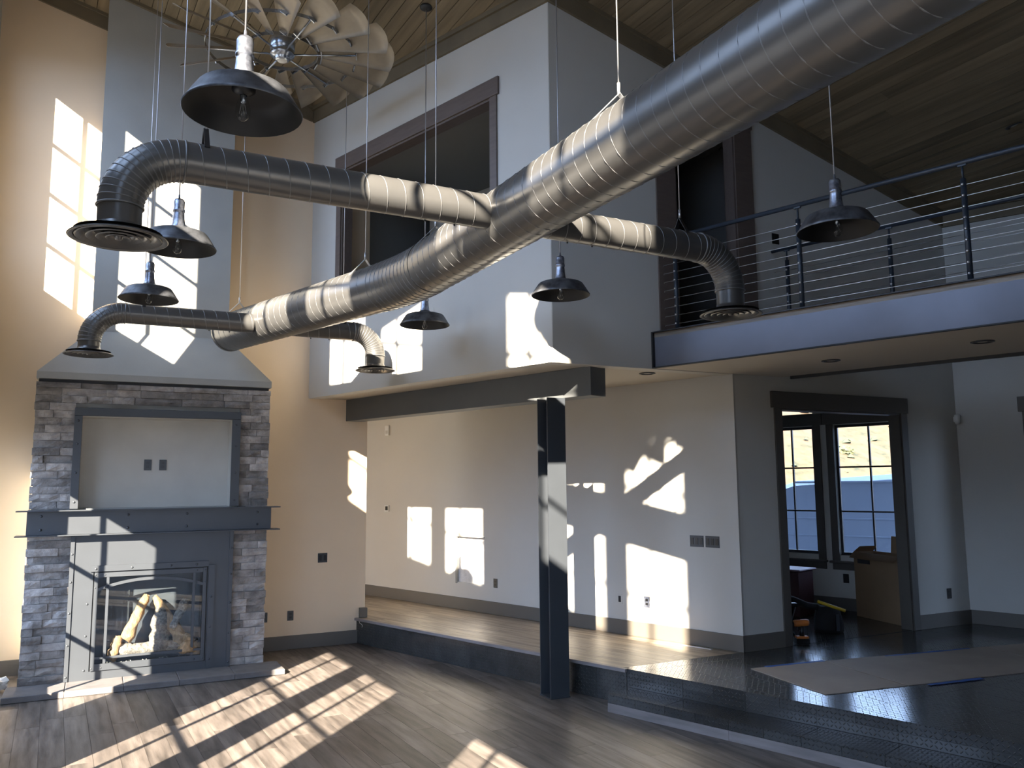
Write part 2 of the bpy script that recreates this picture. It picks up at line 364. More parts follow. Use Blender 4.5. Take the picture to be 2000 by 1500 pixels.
# soffit / upper floor over the niche and the bridge
def poly_world(fr, x0, x1, y0, y1, planes):
    r = [(x0, y0), (x1, y0), (x1, y1), (x0, y1)]
    for a, b, c in planes: r = clip(r, a*fr.c+b*fr.s, -a*fr.s+b*fr.c, c)
    return r
B1p = (-nB[0], -nB[1], -6.585)
soff = MB().prism(poly_world(FA, -12.6, -2, 5.592, 9.9, [B1p]), 3.131, 3.44)
soff.prism(poly_world(FA, -6.5, 3.55, 6.70, 8.28, [(nB[0], nB[1], 6.579)]), 3.131, 3.44)
so = struct('ceiling', soff, M_soff, FA)
struct('ceiling', MB().prism(poly_world(FA, -12.6, -8.5, -3.7, 5.59, [(-nB[0], -nB[1], -10.81)]), 3.131, 3.44), M_soff, FA)
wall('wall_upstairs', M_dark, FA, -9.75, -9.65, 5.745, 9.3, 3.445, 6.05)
upf = MB().prism(poly_world(FA, -6.5, 3.55, 6.69, 8.27, [(nB[0], nB[1], 6.579)]), 3.441, 3.485)
struct('floor', upf, M_floor2, FA)
MBu = MB().prism(poly_world(FA, -12.6, -2, 5.745, 9.9, [(-nB[0], -nB[1], -6.725)]), 6.05, 6.12)
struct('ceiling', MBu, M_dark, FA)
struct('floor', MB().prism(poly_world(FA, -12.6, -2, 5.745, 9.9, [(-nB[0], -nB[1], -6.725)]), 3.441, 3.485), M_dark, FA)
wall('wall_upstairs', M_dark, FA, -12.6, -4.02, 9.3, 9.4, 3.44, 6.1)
wall('wall_upstairs', M_grey, FA, -9.2, -7.62, 7.45, 7.55, 3.485, 6.05)
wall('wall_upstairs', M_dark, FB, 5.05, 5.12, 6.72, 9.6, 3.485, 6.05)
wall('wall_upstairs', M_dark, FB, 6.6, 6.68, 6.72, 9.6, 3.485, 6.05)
struct('trim_2', MB().box(-7.62, -7.52, 7.42, 7.56, 3.485, 6.05), M_trim, FA)
# room beyond the doorway
struct('ceiling', MB().prism(poly_world(FA, -7.3, -2, 8, 11.1, [(-nB[0], -nB[1], -6.725)]), 3.38, 3.43), M_grey, FA)
wall('wall_office', M_grey, FA, -6.98, -6.88, 7.77, 10.98, .312, 3.38)
# roof with ceiling boards
g = Vector((-.267*.8910 + .044*.4540, -.267*.4540 - .044*.8910))
az = math.radians(-31); ex = Vector((math.sin(az), math.cos(az), 0)); ex.z = g.x*ex.x + g.y*ex.y; ex.normalize()
nn = Vector((-g.x, -g.y, 1)).normalized(); ey = nn.cross(ex).normalized()
O3 = Vector((0, 0, ceil_z((0, 0))))
Mc = Matrix(((ex.x, ey.x, nn.x, O3.x), (ex.y, ey.y, nn.y, O3.y), (ex.z, ey.z, nn.z, O3.z), (0, 0, 0, 1)))
roof = MB().box(-9, 20, -14, 1.3, .02, .30).build('ceiling', M_gap); roof['kind'] = 'structure'; roof.matrix_world = Mc
# local y: grows to the left of azimuth -31
yy = -12.4; PW = .142; kk = 0
while yy < 1.1:
    segs = []; xx = 1.2 - rnd.random()*3.0
    # length varies so that the butt joints are scattered
    while xx < 15.5:
        ln = 5.5 + rnd.random()*2.5; a, b = max(xx, 1.0), min(xx+ln, 15.8); xx += ln
        if b-a < .3: continue
        me = bpy.data.meshes.new('ceiling_board'); hw = PW/2 - .004; hl = (b-a)/2
        mb = MB().add([(-hl,-hw,0),(hl,-hw,0),(hl,hw,0),(-hl,hw,0),(-hl,-hw-.003,.012),(hl,-hw-.003,.012),(hl,hw+.003,.012),(-hl,hw+.003,.012)],
                      [(3,2,1,0),(4,5,6,7),(0,1,5,4),(1,2,6,5),(2,3,7,6),(3,0,4,7)])
        me.from_pydata(mb.v, [], mb.f); me.materials.append(M_plank)
        o = bpy.data.objects.new('ceiling_board', me); COL.objects.link(o); o.parent = roof; o.location = ((a+b)/2, yy, 0.002); kk += 1
    yy += PW
# crown boards
def crown(name, fr, x0, x1, y, dirn, h=.185, th=.03):
    """board against a wall face at frame y; dirn=-1 when the room is on the -y side"""
    mb = MB(); n = max(1, int(abs(x1-x0)/2))
    for k in range(n):
        a, b = x0+(x1-x0)*k/n, x0+(x1-x0)*(k+1)/n
        yo = y + dirn*th; p = [(a, min(y, yo)), (b, min(y, yo)), (b, max(y, yo)), (a, max(y, yo))]
        f0 = lambda q: crown_z(fr.w(q[0], y)); f1 = lambda q: crown_z(fr.w(q[0], y)) + h
        mb.prism(p, f0, f1)
        yo2 = y + dirn*(th+.028); p = [(a, min(y, yo2)), (b, min(y, yo2)), (b, max(y, yo2)), (a, max(y, yo2))]
        mb.prism(p, lambda q: crown_z(fr.w(q[0], y)) + h - .028, lambda q: crown_z(fr.w(q[0], y)) + h + .02)
    return struct(name, mb, M_crown, fr)
crown('trim_3', FB, -1.25, -.06, 10.645, -1); crown('trim_3', FB, 1.21, 2.352, 10.645, -1)
crown('trim_4', FA, -9.37, -5.07, 5.59, -1); crown('trim_5', FB, 3.70, 9.40, 6.579, -1)
crown('trim_6', FA, -3.4, 3.5, 10.985, -1); crown('trim_7', FW, 0, 15, 0, 1)
# baseboards
struct('baseboard_left', MB().box(-1.25, 3.165, 10.627, 10.646, 0, .165, .003), M_base, FB)
struct('baseboard_back', MB().box(-12.4, -4.40, 7.602, 7.621, .315, .475, .003), M_base, FA)
struct('baseboard_right', MB().box(5.87, 6.418, 6.56, 6.58, .315, .475, .003), M_base, FB)
struct('baseboard_right', MB().box(8.487, 9.39, 6.56, 6.58, .315, .475, .003), M_base, FB)
struct('baseboard_far', MB().box(-3.31, -2.60, 10.967, 10.986, .315, .475, .003), M_base, FA)
struct('baseboard_far', MB().box(-1.35, 3.5, 10.967, 10.986, .315, .475, .003), M_base, FA)
struct('baseboard_office', MB().box(-6.9, -3.2, 10.967, 10.986, .315, .475, .003), M_base, FA)
struct('baseboard_end', MB().box(3.09, 3.19, 10.60, 10.72, .316, .44, .003), M_base, FB)
# upper opening casing in the bulkhead (window without glass)
cw = struct('window_16', MB().box(-8.80, -5.78, 5.565, 5.592, 5.996, 6.19, .003), M_trim, FA)
for a, b in ((-8.77, -8.67), (-5.91, -5.81)): MB().box(a, b, 5.57, 5.592, 4.28, 5.994, .003).build('casing', M_trim, cw)
MB().box(-8.84, -5.74, 5.53, 5.74, 4.34, 4.378, .004).build('sill', M_trim, cw)
jb = MB(); jb.box(-8.67, -8.655, 5.592, 5.74, 4.38, 5.994); jb.box(-5.925, -5.91, 5.592, 5.74, 4.38, 5.994); jb.box(-8.654, -5.926, 5.592, 5.74, 5.975, 5.995)
jb.build('jamb', M_trim, cw)
# doorway casings
def doorway(name, fr, a, b, z0, z1, y, th, cwid=.1, hd=.177, m=M_dtrim):
    d = struct(name, MB().box(a-cwid-.04, b+cwid+.015, y-.028, y+.001, z1, z1+hd, .003), m, fr)
    MB().box(a-cwid, a, y-.02, y+.001, z0, z1-.001, .003).build('casing', m, d)
    MB().box(b, b+cwid, y-.02, y+.001, z0, z1-.001, .003).build('casing', m, d)
    MB().box(a, a+.02, y-.004, y+th, z0, z1-.021).build('jamb', m, d)
    MB().box(b-.02, b, y-.004, y+th, z0, z1-.021).build('jamb', m, d)
    MB().box(a, b, y-.004, y+th, z1-.02, z1).build('jamb', m, d)
    return d
doorway('door_1', FB, 6.515, 8.385, .316, 2.795, 6.579, .145)
doorway('door_2', FB, 5.194, 6.012, 3.486, 5.86, 6.579, .145, .24, m=M_trim)
doorway('door_3', FA, -2.50, -1.45, .316, 2.80, 10.985, .145)
wall('wall_closet', M_dark, FA, -2.7, -1.2, 11.6, 11.7, .312, 3.1)
# office windows
for i, (a, b, ms) in enumerate(((-6.2, -5.15, (-5.487,)), (-4.86, -3.93, (-4.41,)))):
    wn = struct('window_%d' % (17+i), MB().box(a, b, 11.02, 11.05, 1.03, 1.07).box(a, b, 11.02, 11.05, 2.735, 2.77).box(a, a+.035, 11.02, 11.05, 1.071, 2.734).box(b-.035, b, 11.02, 11.05, 1.071, 2.734), M_wframe, FA)
    mu = MB()
    for z in (1.61, 2.20): mu.box(a+.036, b-.036, 11.022, 11.046, z-.011, z+.011)
    for xm in ms:
        for za, zb in ((1.072, 1.598), (1.622, 2.188), (2.212, 2.733)): mu.box(xm-.011, xm+.011, 11.022, 11.046, za, zb)
    mu.build('muntin', M_wframe, wn)
    MB().box(a+.03, b-.03, 11.033, 11.037, 1.06, 2.74).build('pane', M_tint, wn)
    MB().box(a, b, 11.03, 11.034, 2.955, 3.195).build('pane', M_tint, wn)
    MB().box(a-.002, b+.002, 10.985, 11.02, 1.028, 1.031).build('stool', M_sill, wn)
    MB().box(a, a+.004, 10.99, 11.02, 1.035, 2.765).build('side_jamb', M_sill, wn)
    c = MB(); c.box(a-.1, a, 10.962, 10.984, .96, 2.78, .003); c.box(b, b+.1, 10.962, 10.984, .96, 2.78, .003); c.build('casing', M_dtrim, wn)
    MB().box(a-.14, b+.14, 10.955, 10.984, 2.781, 2.94, .003).build('head_casing', M_dtrim, wn)
    MB().box(a-.12, b+.12, 10.90, 10.984, .93, .958, .004).build('sill', M_dtrim, wn)
    MB().box(a-.1, b+.1, 10.962, 10.984, .84, .928, .003).build('apron', M_dtrim, wn)
# steel edge under the bridge's far side
struct('trim_8', MB().box(-4.1, 3.5, 8.27, 8.30, 3.10, 3.50), M_black, FA)
# outdoors
struct('ground', MB().prism([(-90, -90), (90, -90), (90, 90), (-90, 90)], -.5, -.19), M_patio, FO)
hl = MB(); nx, ny = 48, 26; vs = []; fs = []
for j in range(ny):
    for i in range(nx):
        X = -28 + i*1.7; Y = 22 + j*1.4
        Z = .1 + min((Y-22)*.52, 5.6 + (Y-33)*.06) + .5*math.sin(X*.35+Y*.2)*min(1, (Y-22)/6) + rnd.uniform(-.06, .06)
        vs.append((X, Y, Z))
for j in range(ny-1):
    for i in range(nx-1): fs.append((j*nx+i, j*nx+i+1, (j+1)*nx+i+1, (j+1)*nx+i))
hl.add(vs, fs, True); hill = struct('ground', hl, M_hill, FO)
# ================================================================== FIREPLACE
fp_off = (.56, 9.72, 0)
fpl = thing('fireplace', 'tall fireplace faced with grey split stone, with a steel mantel and recessed niche', 'fireplace', FB, fp_off)
core = MB()
core.box(-.60, -.19, 9.75, 10.64, 0, 3.11); core.box(1.33, 1.72, 9.75, 10.64, 0, 3.11); core.box(-.19, 1.33, 9.75, 10.64, 2.76, 3.11)
core.box(-.19, 1.33, 10.0, 10.64, 0, 2.76); core.box(-.19, 1.33, 9.75, 10.0, 1.2, 1.79); core.box(-.19, .0, 9.75, 10.0, 0, 1.2); core.box(1.115, 1.33, 9.75, 10.0, 0, 1.2)
core.build('core', M_chim, fpl)
def stone(x0, x1, z0, z1, yf=9.75, left=False):
    pr = rnd.uniform(.010, .055); y = yf - pr; nx = max(2, int((x1-x0)/.07)); nz = 2
    vs = []; fs = []
    for j in range(nz+1):
        for i in range(nx+1):
            e = (i in (0, nx)) + (j in (0, nz))
            vs.append((x0+.002+(x1-x0-.004)*i/nx, y + rnd.uniform(-.007, .005) + (.006 if e else 0), z0+.001+(z1-z0-.0035)*j/nz))
    for j in range(nz):
        for i in range(nx): a = j*(nx+1)+i; fs.append((a, a+1, a+nx+2, a+nx+1))
    k = len(vs); ring = [i for i in range(nx+1)] + [(j+1)*(nx+1)-1 for j in range(1, nz+1)] + [nz*(nx+1)+i for i in range(nx-1, -1, -1)] + [j*(nx+1) for j in range(nz-1, 0, -1)]
    for r in ring: vs.append((vs[r][0], yf+.03, vs[r][2]))
    m_ = len(ring)
    for i in range(m_): fs.append((ring[(i+1) % m_], ring[i], k+i, k+(i+1) % m_))
    mb = MB(); cx, cz = (x0+x1)/2, (z0+z1)/2
    me = bpy.data.meshes.new('stone'); me.from_pydata([(v[0]-cx, v[1]-yf, v[2]-cz) for v in vs], [], fs); me.materials.append(M_stone)
    o = bpy.data.objects.new('stone', me); COL.objects.link(o); o.parent = fpl; o.location = (cx-fp_off[0], yf-fp_off[1], cz)
RH = .0785
for r in range(39):
    z0 = .062 + r*RH; z1 = min(z0+RH, 3.102)
    if z1-z0 < .02: continue
    if 1.515 < z0 and z1 < 1.785: continue
    full = z0 > 2.83
    spans = [(-.615, 1.733)] if full else [(-.615, -.245 if z0 > 1.6 else -.222), (1.405 if z0 > 1.6 else 1.374, 1.733)]
    for a, b in spans:
        jl = a - rnd.uniform(0, .012) if a < 0 else a; jr = b + rnd.uniform(0, .012) if b > 1.6 else b
        cuts = [jl]; L0 = jr-jl
        if full:
            x = jl + rnd.uniform(.18, .45)
            while x < jr-.15: cuts.append(x); x += rnd.uniform(.2, .55)
        elif rnd.random() > .12: cuts.append(jl + L0*rnd.choice((.26, .36, .45, .56, .66, .72)))
        cuts.append(jr)
        for p, q in zip(cuts, cuts[1:]): stone(p, q, z0, z1)
# plastered ledge, flare and chimney
hood = MB(); lo = [(-.62, 9.69), (1.742, 9.69), (1.742, 10.64), (-.62, 10.64)]; up = [(-.147, 10.08), (1.296, 10.08), (1.296, 10.64), (-.147, 10.64)]
hood.prism(lo, 3.135, 3.205)
k = len(hood.v); hood.add([(x, y, 3.205) for x, y in lo] + [(x, y, 3.73) for x, y in up], [(0, 1, 5, 4), (1, 2, 6, 5), (2, 3, 7, 6), (3, 0, 4, 7)])
hood.prism(up, 3.73, lambda p: ceil_z(FB.w(p[0], p[1]))+.03)
hood.build('chimney_breast', M_chim, fpl)
MB().box(-.60, 1.72, 9.745, 10.6, 3.103, 3.134).build('shadow_gap', M_black, fpl)
hb_ = MB(); hb_.prism([(-.147, 10.045), (1.296, 10.045), (1.296, 10.08), (-.147, 10.08)], lambda p: ceil_z(FB.w(p[0], 10.08))-.04, lambda p: ceil_z(FB.w(p[0], 10.08)))
hb_.build('chimney_bead', M_crown, fpl)
# recessed niche with steel frame
MB().box(-.18, 1.325, 9.93, 9.99, 1.785, 2.758).build('niche_back', M_panel, fpl)
ns = MB().box(-.20, -.181, 9.70, 9.99, 1.785, 2.76).box(1.321, 1.34, 9.70, 9.99, 1.785, 2.76).box(-.18, 1.32, 9.70, 9.99, 2.745, 2.765); ns.build('niche_reveal', M_panel, fpl)
fr_ = MB().box(-.252, 1.41, 9.66, 9.70, 2.754, 2.838, .003).box(-.252, -.178, 9.66, 9.70, 1.79, 2.753, .003).box(1.32, 1.41, 9.66, 9.70, 1.79, 2.753, .003)
fr_.build('niche_frame', M_steel, fpl)
def rivet(x, y, z, r=.013, parent=fpl, m=M_steel):
    me = RV.get(m.name)
    if me is None:
        mb = MB(); vs = []; sg = 8
        for i, (rr, yy_) in enumerate(((1, 0), (.8, -.45), (.4, -.7))):
            for k in range(sg): vs.append((rr*math.cos(2*math.pi*k/sg), yy_, rr*math.sin(2*math.pi*k/sg)))
        fs = [(i*sg+k, i*sg+(k+1) % sg, (i+1)*sg+(k+1) % sg, (i+1)*sg+k) for i in range(2) for k in range(sg)] + [tuple(2*sg+k for k in range(sg))]
        mb.add(vs, fs, True); me = bpy.data.meshes.new('rivet'); me.from_pydata(mb.v, [], mb.f); me.polygons.foreach_set('use_smooth', mb.sm); me.materials.append(m); RV[m.name] = me
    o = bpy.data.objects.new('rivet', me); COL.objects.link(o); o.parent = parent; of = OFF[parent.name]
    o.location = (x-of[0], y-of[1], z-of[2]); o.scale = (r, r, r)
RV = {}
for z in (1.86, 2.16, 2.46, 2.70): rivet(-.215, 9.66, z); rivet(1.365, 9.66, z)
# mantel: channel with flanges that wraps round both ends
mt = MB().box(-.627, 1.770, 9.665, 9.76, 1.533, 1.767)
mt.box(-.72, 1.855, 9.565, 9.78, 1.768, 1.78, .002).box(-.72, 1.855, 9.565, 9.78, 1.52, 1.532, .002)
mo = mt.build('mantel_beam', M_steel, fpl)
for x in (-.50, .30, .88, 1.62):
    for z in (1.585, 1.72): rivet(x, 9.665, z, .014)
# steel surround of the firebox
sr = MB().box(-.2225, .0, 9.69, 9.72, .062, 1.519).box(1.115, 1.374, 9.69, 9.72, .062, 1.519).box(.0, 1.115, 9.69, 9.72, 1.14, 1.519).box(.0, 1.115, 9.69, 9.72, .062, .145)
sr.build('surround', M_steel, fpl)
se = MB().box(-.2225, -.185, 9.677, 9.69, .062, 1.519, .002).box(1.335, 1.374, 9.677, 9.69, .062, 1.519, .002).box(1.125, 1.19, 9.672, 9.69, .062, 1.16, .003).box(-.03, 1.124, 9.672, 9.69, 1.141, 1.205, .003)
se.build('surround_strip', M_steel, fpl)
for z in (.11, .42, .74, 1.05, 1.33): rivet(-.204, 9.677, z, .012); rivet(1.355, 9.677, z, .012)
for z in (.16, .50, .82): rivet(-.045, 9.69, z, .012); rivet(1.157, 9.672, z, .012)
for x in (.02, .36, .74, 1.0): rivet(x, 9.672, 1.172, .013)
# firebox insert
fb = thing('firebox', 'black gas firebox with a gridded glass door and ceramic logs', 'firebox', FB, (.557, 9.70, .062))
bxx = MB().box(.004, .02, 9.70, 9.99, .15, 1.137).box(1.095, 1.111, 9.70, 9.99, .15, 1.137).box(.02, 1.095, 9.97, 9.99, .15, 1.137).box(.02, 1.095, 9.70, 9.97, .146, .16).box(.02, 1.095, 9.70, 9.97, 1.12, 1.137)
bxx.build('case', M_black, fb)
MB().box(.045, 1.07, 9.962, 9.969, .17, 1.1).build('back_liner', M_steel, fb)
gr = MB()
gr.box(.012, .047, 9.672, 9.69, .15, 1.135).box(1.068, 1.103, 9.672, 9.69, .15, 1.135)
gr.box(.048, 1.067, 9.672, 9.69, 1.085, 1.13).box(.048, 1.067, 9.672, 9.69, .15, .215)
gr.build('door_frame', M_steel, fb)
for xa in (.125, .965): MB().box(xa, xa+.026, 9.674, 9.688, .216, 1.084).build('grille_bar', M_steel, fb)
ar = MB(); n = 20; vs = []; fs = []
for i in range(n+1):
    x = .048 + (1.067-.048)*i/n; t = (x-.557)/.51; z = .945 + .09*(1-t*t)
    for dy in (9.674, 9.688):
        for dz in (0, .03): vs.append((x, dy, z+dz))
for i in range(n):
    a = i*4
    for p, q in ((0, 1), (1, 3), (3, 2), (2, 0)): fs.append((a+p, a+q, a+4+q, a+4+p))
ar.add(vs, fs); ar.build('grille_arch', M_steel, fb)
MB().box(.048, 1.067, 9.674, 9.688, .262, .285).build('grille_bar', M_steel, fb)
MB().box(.02, 1.095, 9.694, 9.698, .16, 1.12).build('glass', M_glass, fb)
for x in (.022, .11, 1.005, 1.09):
    for z in (.175, .98, 1.11): rivet(x, 9.672, z, .008, fb)
def log(p0, p1, r0, r1, m, seed, flat=.0):
    rr = random.Random(seed); p0, p1 = Vector(p0), Vector(p1); n = 9; pth = []; rs = []
    for i in range(n):
        t = i/(n-1); q = p0.lerp(p1, t) + Vector((rr.uniform(-.006, .006), rr.uniform(-.006, .006), rr.uniform(-.006, .006))); pth.append(q); rs.append((r0+(r1-r0)*t)*rr.uniform(.86, 1.12))
    rs[0] *= .8; rs[-1] *= .7
    mb = MB().tube(pth, rs, 11)
    mb.v = [(v[0]+rr.uniform(-.009, .009), v[1]+rr.uniform(-.006, .006), v[2]+rr.uniform(-.009, .009)) for v in mb.v]
    mb.build('log', m, fb)
log((.22, 9.80, .30), (1.0, 9.79, .33), .065, .07, M_log, 1)
log((.20, 9.775, .22), (.27, 9.78, .45), .055, .05, M_log2, 2)
log((.33, 9.76, .42), (.53, 9.83, .86), .07, .035, M_log2, 3)
log((.66, 9.79, .26), (.66, 9.80, .72), .11, .07, M_log, 4)
log((.90, 9.78, .34), (.60, 9.84, .84), .085, .035, M_log2, 5)
log((.93, 9.76, .24), (.97, 9.77, .40), .10, .09, M_log2, 6)
log((.78, 9.74, .50), (.92, 9.80, .80), .04, .05, M_log, 7)
em = MB(); rr = random.Random(5)
for i in range(120):
    x, y, s_ = rr.uniform(.12, 1.0), rr.uniform(9.715, 9.76), rr.uniform(.008, .022); z = .165 + rr.uniform(0, .03)
    a = [(x+rr.uniform(-s_, s_), y+rr.uniform(-s_, s_)*.5, z+rr.uniform(0, s_*1.6)) for _ in range(4)]
    em.add(a, [(0, 1, 2), (0, 2, 3), (0, 3, 1), (1, 3, 2)])
eo = em.build('ember_chips', M_ash, fb); eo['kind'] = 'stuff'
# hearth slabs
he = thing('hearth', 'low grey slab hearth on the floor in front of the stone fireplace', 'hearth', FB, (.56, 9.45, 0))
for i, (a, b) in enumerate(((-.72, -.201), (-.198, .318), (.321, .831), (.834, 1.371), (1.374, 1.885))):
    MB().box(a, b, 9.262+rnd.uniform(-.003, .003), 9.735, .001, .062, .006).build('slab', M_hearth, he)
# ================================================================== STEEL BEAM, COLUMN, FASCIA
tag(MB().box(-9.36, -5.03, 6.06, 6.285, 2.847, 3.129, .003).build('steel_beam', M_beam, None, FA, (-7.2, 6.17, 2.85)), 'long grey boxed steel beam under the upstairs bulkhead, resting on the column', 'beam')
cb = FB.l((.385, 8.13)); cx, cy = cb
co = thing('steel_column', 'grey steel wide flange column standing on the floor by the step edge', 'column', FB, (cx, cy, 0))
# flanges stand parallel to the B wall direction, web between
MB().box(cx-.10, cx+.10, cy-.105, cy-.092, .012, 2.846).build('flange', M_steel, co)
MB().box(cx-.10, cx+.10, cy+.092, cy+.105, .012, 2.846).build('flange', M_steel, co)
MB().box(cx-.006, cx+.006, cy-.092, cy+.092, .012, 2.846).build('web', M_steel, co)
MB().box(cx-.105, cx+.105, cy-.11, cy+.11, .001, .012).build('base_plate', M_steel, co)
fa = thing('fascia_channel', 'broad satin steel channel edging the upstairs bridge', 'fascia', FA, (-1, 6.69, 3.13))
MB().box(-4.72, 3.5, 6.69, 6.70, 3.141, 3.484).build('web', M_fascia, fa)
MB().box(-4.737, 3.5, 6.655, 6.70, 3.485, 3.495).build('flange', M_black, fa)
MB().box(-4.737, 3.5, 6.655, 6.70, 3.130, 3.140).build('flange', M_black, fa)
MB().box(-4.737, -4.721, 6.655, 6.70, 3.141, 3.484).build('end_plate', M_black, fa)
# ================================================================== RAILINGS
def inst(me, name, parent, loc, rot=(0, 0, 0), scale=None):
    o = bpy.data.objects.new(name, me); COL.objects.link(o); o.parent = parent; o.location = loc; o.rotation_euler = rot
    if scale: o.scale = scale
    return o
def rawmesh(mb, name, m):
    me = bpy.data.meshes.new(name); me.from_pydata(mb.v, [], mb.f); me.polygons.foreach_set('use_smooth', mb.sm); me.materials.append(m); return me
FIT = rawmesh(MB().lathe([(.001, -.004), (.010, -.003), (.011, .004), (.004, .010), (.001, .010)], 8), 'cable_fitting', M_cable)
def railing(label, n0, a0, a1, posts, zb, zt, returns):
    r = thing('cable_railing', label, 'railing', FA, (posts[0], n0, zb))
    MB().tube([(a0, n0, zt), (a1, n0, zt)], .021, 12).build('top_rail', M_rail, r)
    for a in posts:
        p = MB().tube([(a, n0, zb), (a, n0, zt-.13)], .022, 10, up=(1, 0, 0)).build('post', M_rail, r)
        MB().tube([(a, n0, zt-.13), (a, n0, zt-.02)], .009, 8).build('post_stem', M_rail, p, off=OFF[p.name])
        MB().box(a-.03, a+.03, n0-.012, n0+.012, zt-.03, zt-.018).build('saddle', M_rail, p, off=OFF[p.name])
        for k in range(9):
            z = zb + .075 + k*.0875
            inst(FIT, 'cable_fitting', p, (a-posts[0], -.024, z-zb), (math.pi/2, 0, 0))
    for k in range(9):
        z = zb + .075 + k*.0875; pts = [(a0+.02, n0, z), (a1, n0, z)]
        if returns: pts = [(a0-.10, n0+.30, z), (a0-.02, n0+.06, z)] + pts
        MB().tube(pts, .0032, 6).build('cable', M_cable, r)
    return r
railing('dark cable railing along the front edge of the upstairs bridge', 6.77, -4.66, 3.4, [-4.50, -3.21, -1.87, -.55, .8, 2.1], 3.486, 4.44, True)
railing('dark cable railing on the far side of the upstairs bridge', 8.17, -4.19, 3.4, [-4.02, -2.95, -1.65, -.35, .95, 2.25], 3.486, 4.50, False)
# ================================================================== DUCTS
def helix(path, r, pitch, rt=.0035, seg=5, per=20):
    """lock seam winding round a path"""
    path = [Vector(p) for p in path]; L_ = [0]
    for a, b in zip(path, path[1:]): L_.append(L_[-1] + (b-a).length)
    tot = L_[-1]; n = int(tot/pitch*per); t0 = (path[1]-path[0]).normalized(); nn_ = t0.orthogonal().normalized(); pts = []; i = 0; pt = t0
    for k in range(n+1):
        s_ = tot*k/n
        while i < len(path)-2 and L_[i+1] < s_: i += 1
        f = (s_-L_[i])/max(1e-9, L_[i+1]-L_[i]); p = path[i].lerp(path[i+1], f)
        def tang(j): return (path[min(j+1, len(path)-1)]-path[max(j-1, 0)]).normalized()
        t = tang(i).lerp(tang(i+1), f).normalized()
        nn_ = (nn_ - t*nn_.dot(t)).normalized(); bb = t.cross(nn_); a = 2*math.pi*s_/pitch
        pts.append(p + (nn_*math.cos(a) + bb*math.sin(a))*r)
    return MB().tube(pts, rt, seg, caps=False)
def ring(c, t, r, rt=.005, w=None):
    t = Vector(t).normalized(); n = t.orthogonal().normalized(); b_ = t.cross(n); mb = MB()
    if w is None:
        pts = [Vector(c) + (n*math.cos(2*math.pi*k/28)+b_*math.sin(2*math.pi*k/28))*r for k in range(29)]; mb.tube(pts, rt, 6, caps=False)
    else: mb.tube([Vector(c)-t*w/2, Vector(c)-t*w/2, Vector(c)+t*w/2, Vector(c)+t*w/2], [r-.004, r+rt, r+rt, r-.004], 32, caps=False)
    return mb
ZD = 3.75; RM = .2136
n2 = Vector((.8829, .4695, 0)); u2 = Vector((-.4695, .8829, 0)); n1 = Vector((.7096, .7046, 0)); u1 = Vector((-.7046, .7096, 0))
P2 = lambda s: n2*2.467 + u2*s + Vector((0, 0, ZD))
P1 = lambda s: n1*4.225 + u1*s + Vector((0, 0, ZD))
tk = thing('trunk_duct', 'big round galvanised spiral duct crossing the whole room overhead', 'duct', FO, tuple(P2(3)))
bend = []
qa, qb, qc = P2(6.442-.45), P2(6.442), P1(5.452+.45)
for i in range(13):
    t = i/12; bend.append(qa*(1-t)**2 + qb*2*t*(1-t) + qc*t*t)
near = [P2(-4.6), P2(0), P2(3), qa]; far = [qc, P1(7.4), P1(8.83)]
MB().tube(near, RM, 48, caps=False, up=(0, 0, 1)).build('pipe', M_duct, tk)
MB().tube(bend, RM+.003, 48, caps=False, up=(0, 0, 1)).build('elbow', M_duct, tk)
MB().tube(far, RM, 48, caps=False, up=(0, 0, 1)).build('pipe', M_duct, tk)
MB().tube([P1(8.78), P1(8.832), P1(8.838)], [RM+.004, RM+.004, RM-.012], 40, up=(0, 0, 1)).build('end_cap', M_duct, tk)
helix([P2(-4.6), qa], RM, .112).build('lock_seam', M_seam, tk)
helix([qc, P1(8.77)], RM, .112).build('lock_seam', M_seam, tk)
for i in range(1, 12, 1): ring(bend[i], bend[i+1]-bend[i-1], RM+.003, .004).build('gore_seam', M_seam, tk)
for p, t in ((qa, u2), (qc, u1), (P2(4.95), u2), (P2(4.25), u2), (P2(3.05), u2), (P1(8.45), u1), (P1(7.35), u1)): ring(p, t, RM+.001, .004, .05).build('coupling', M_duct, tk)
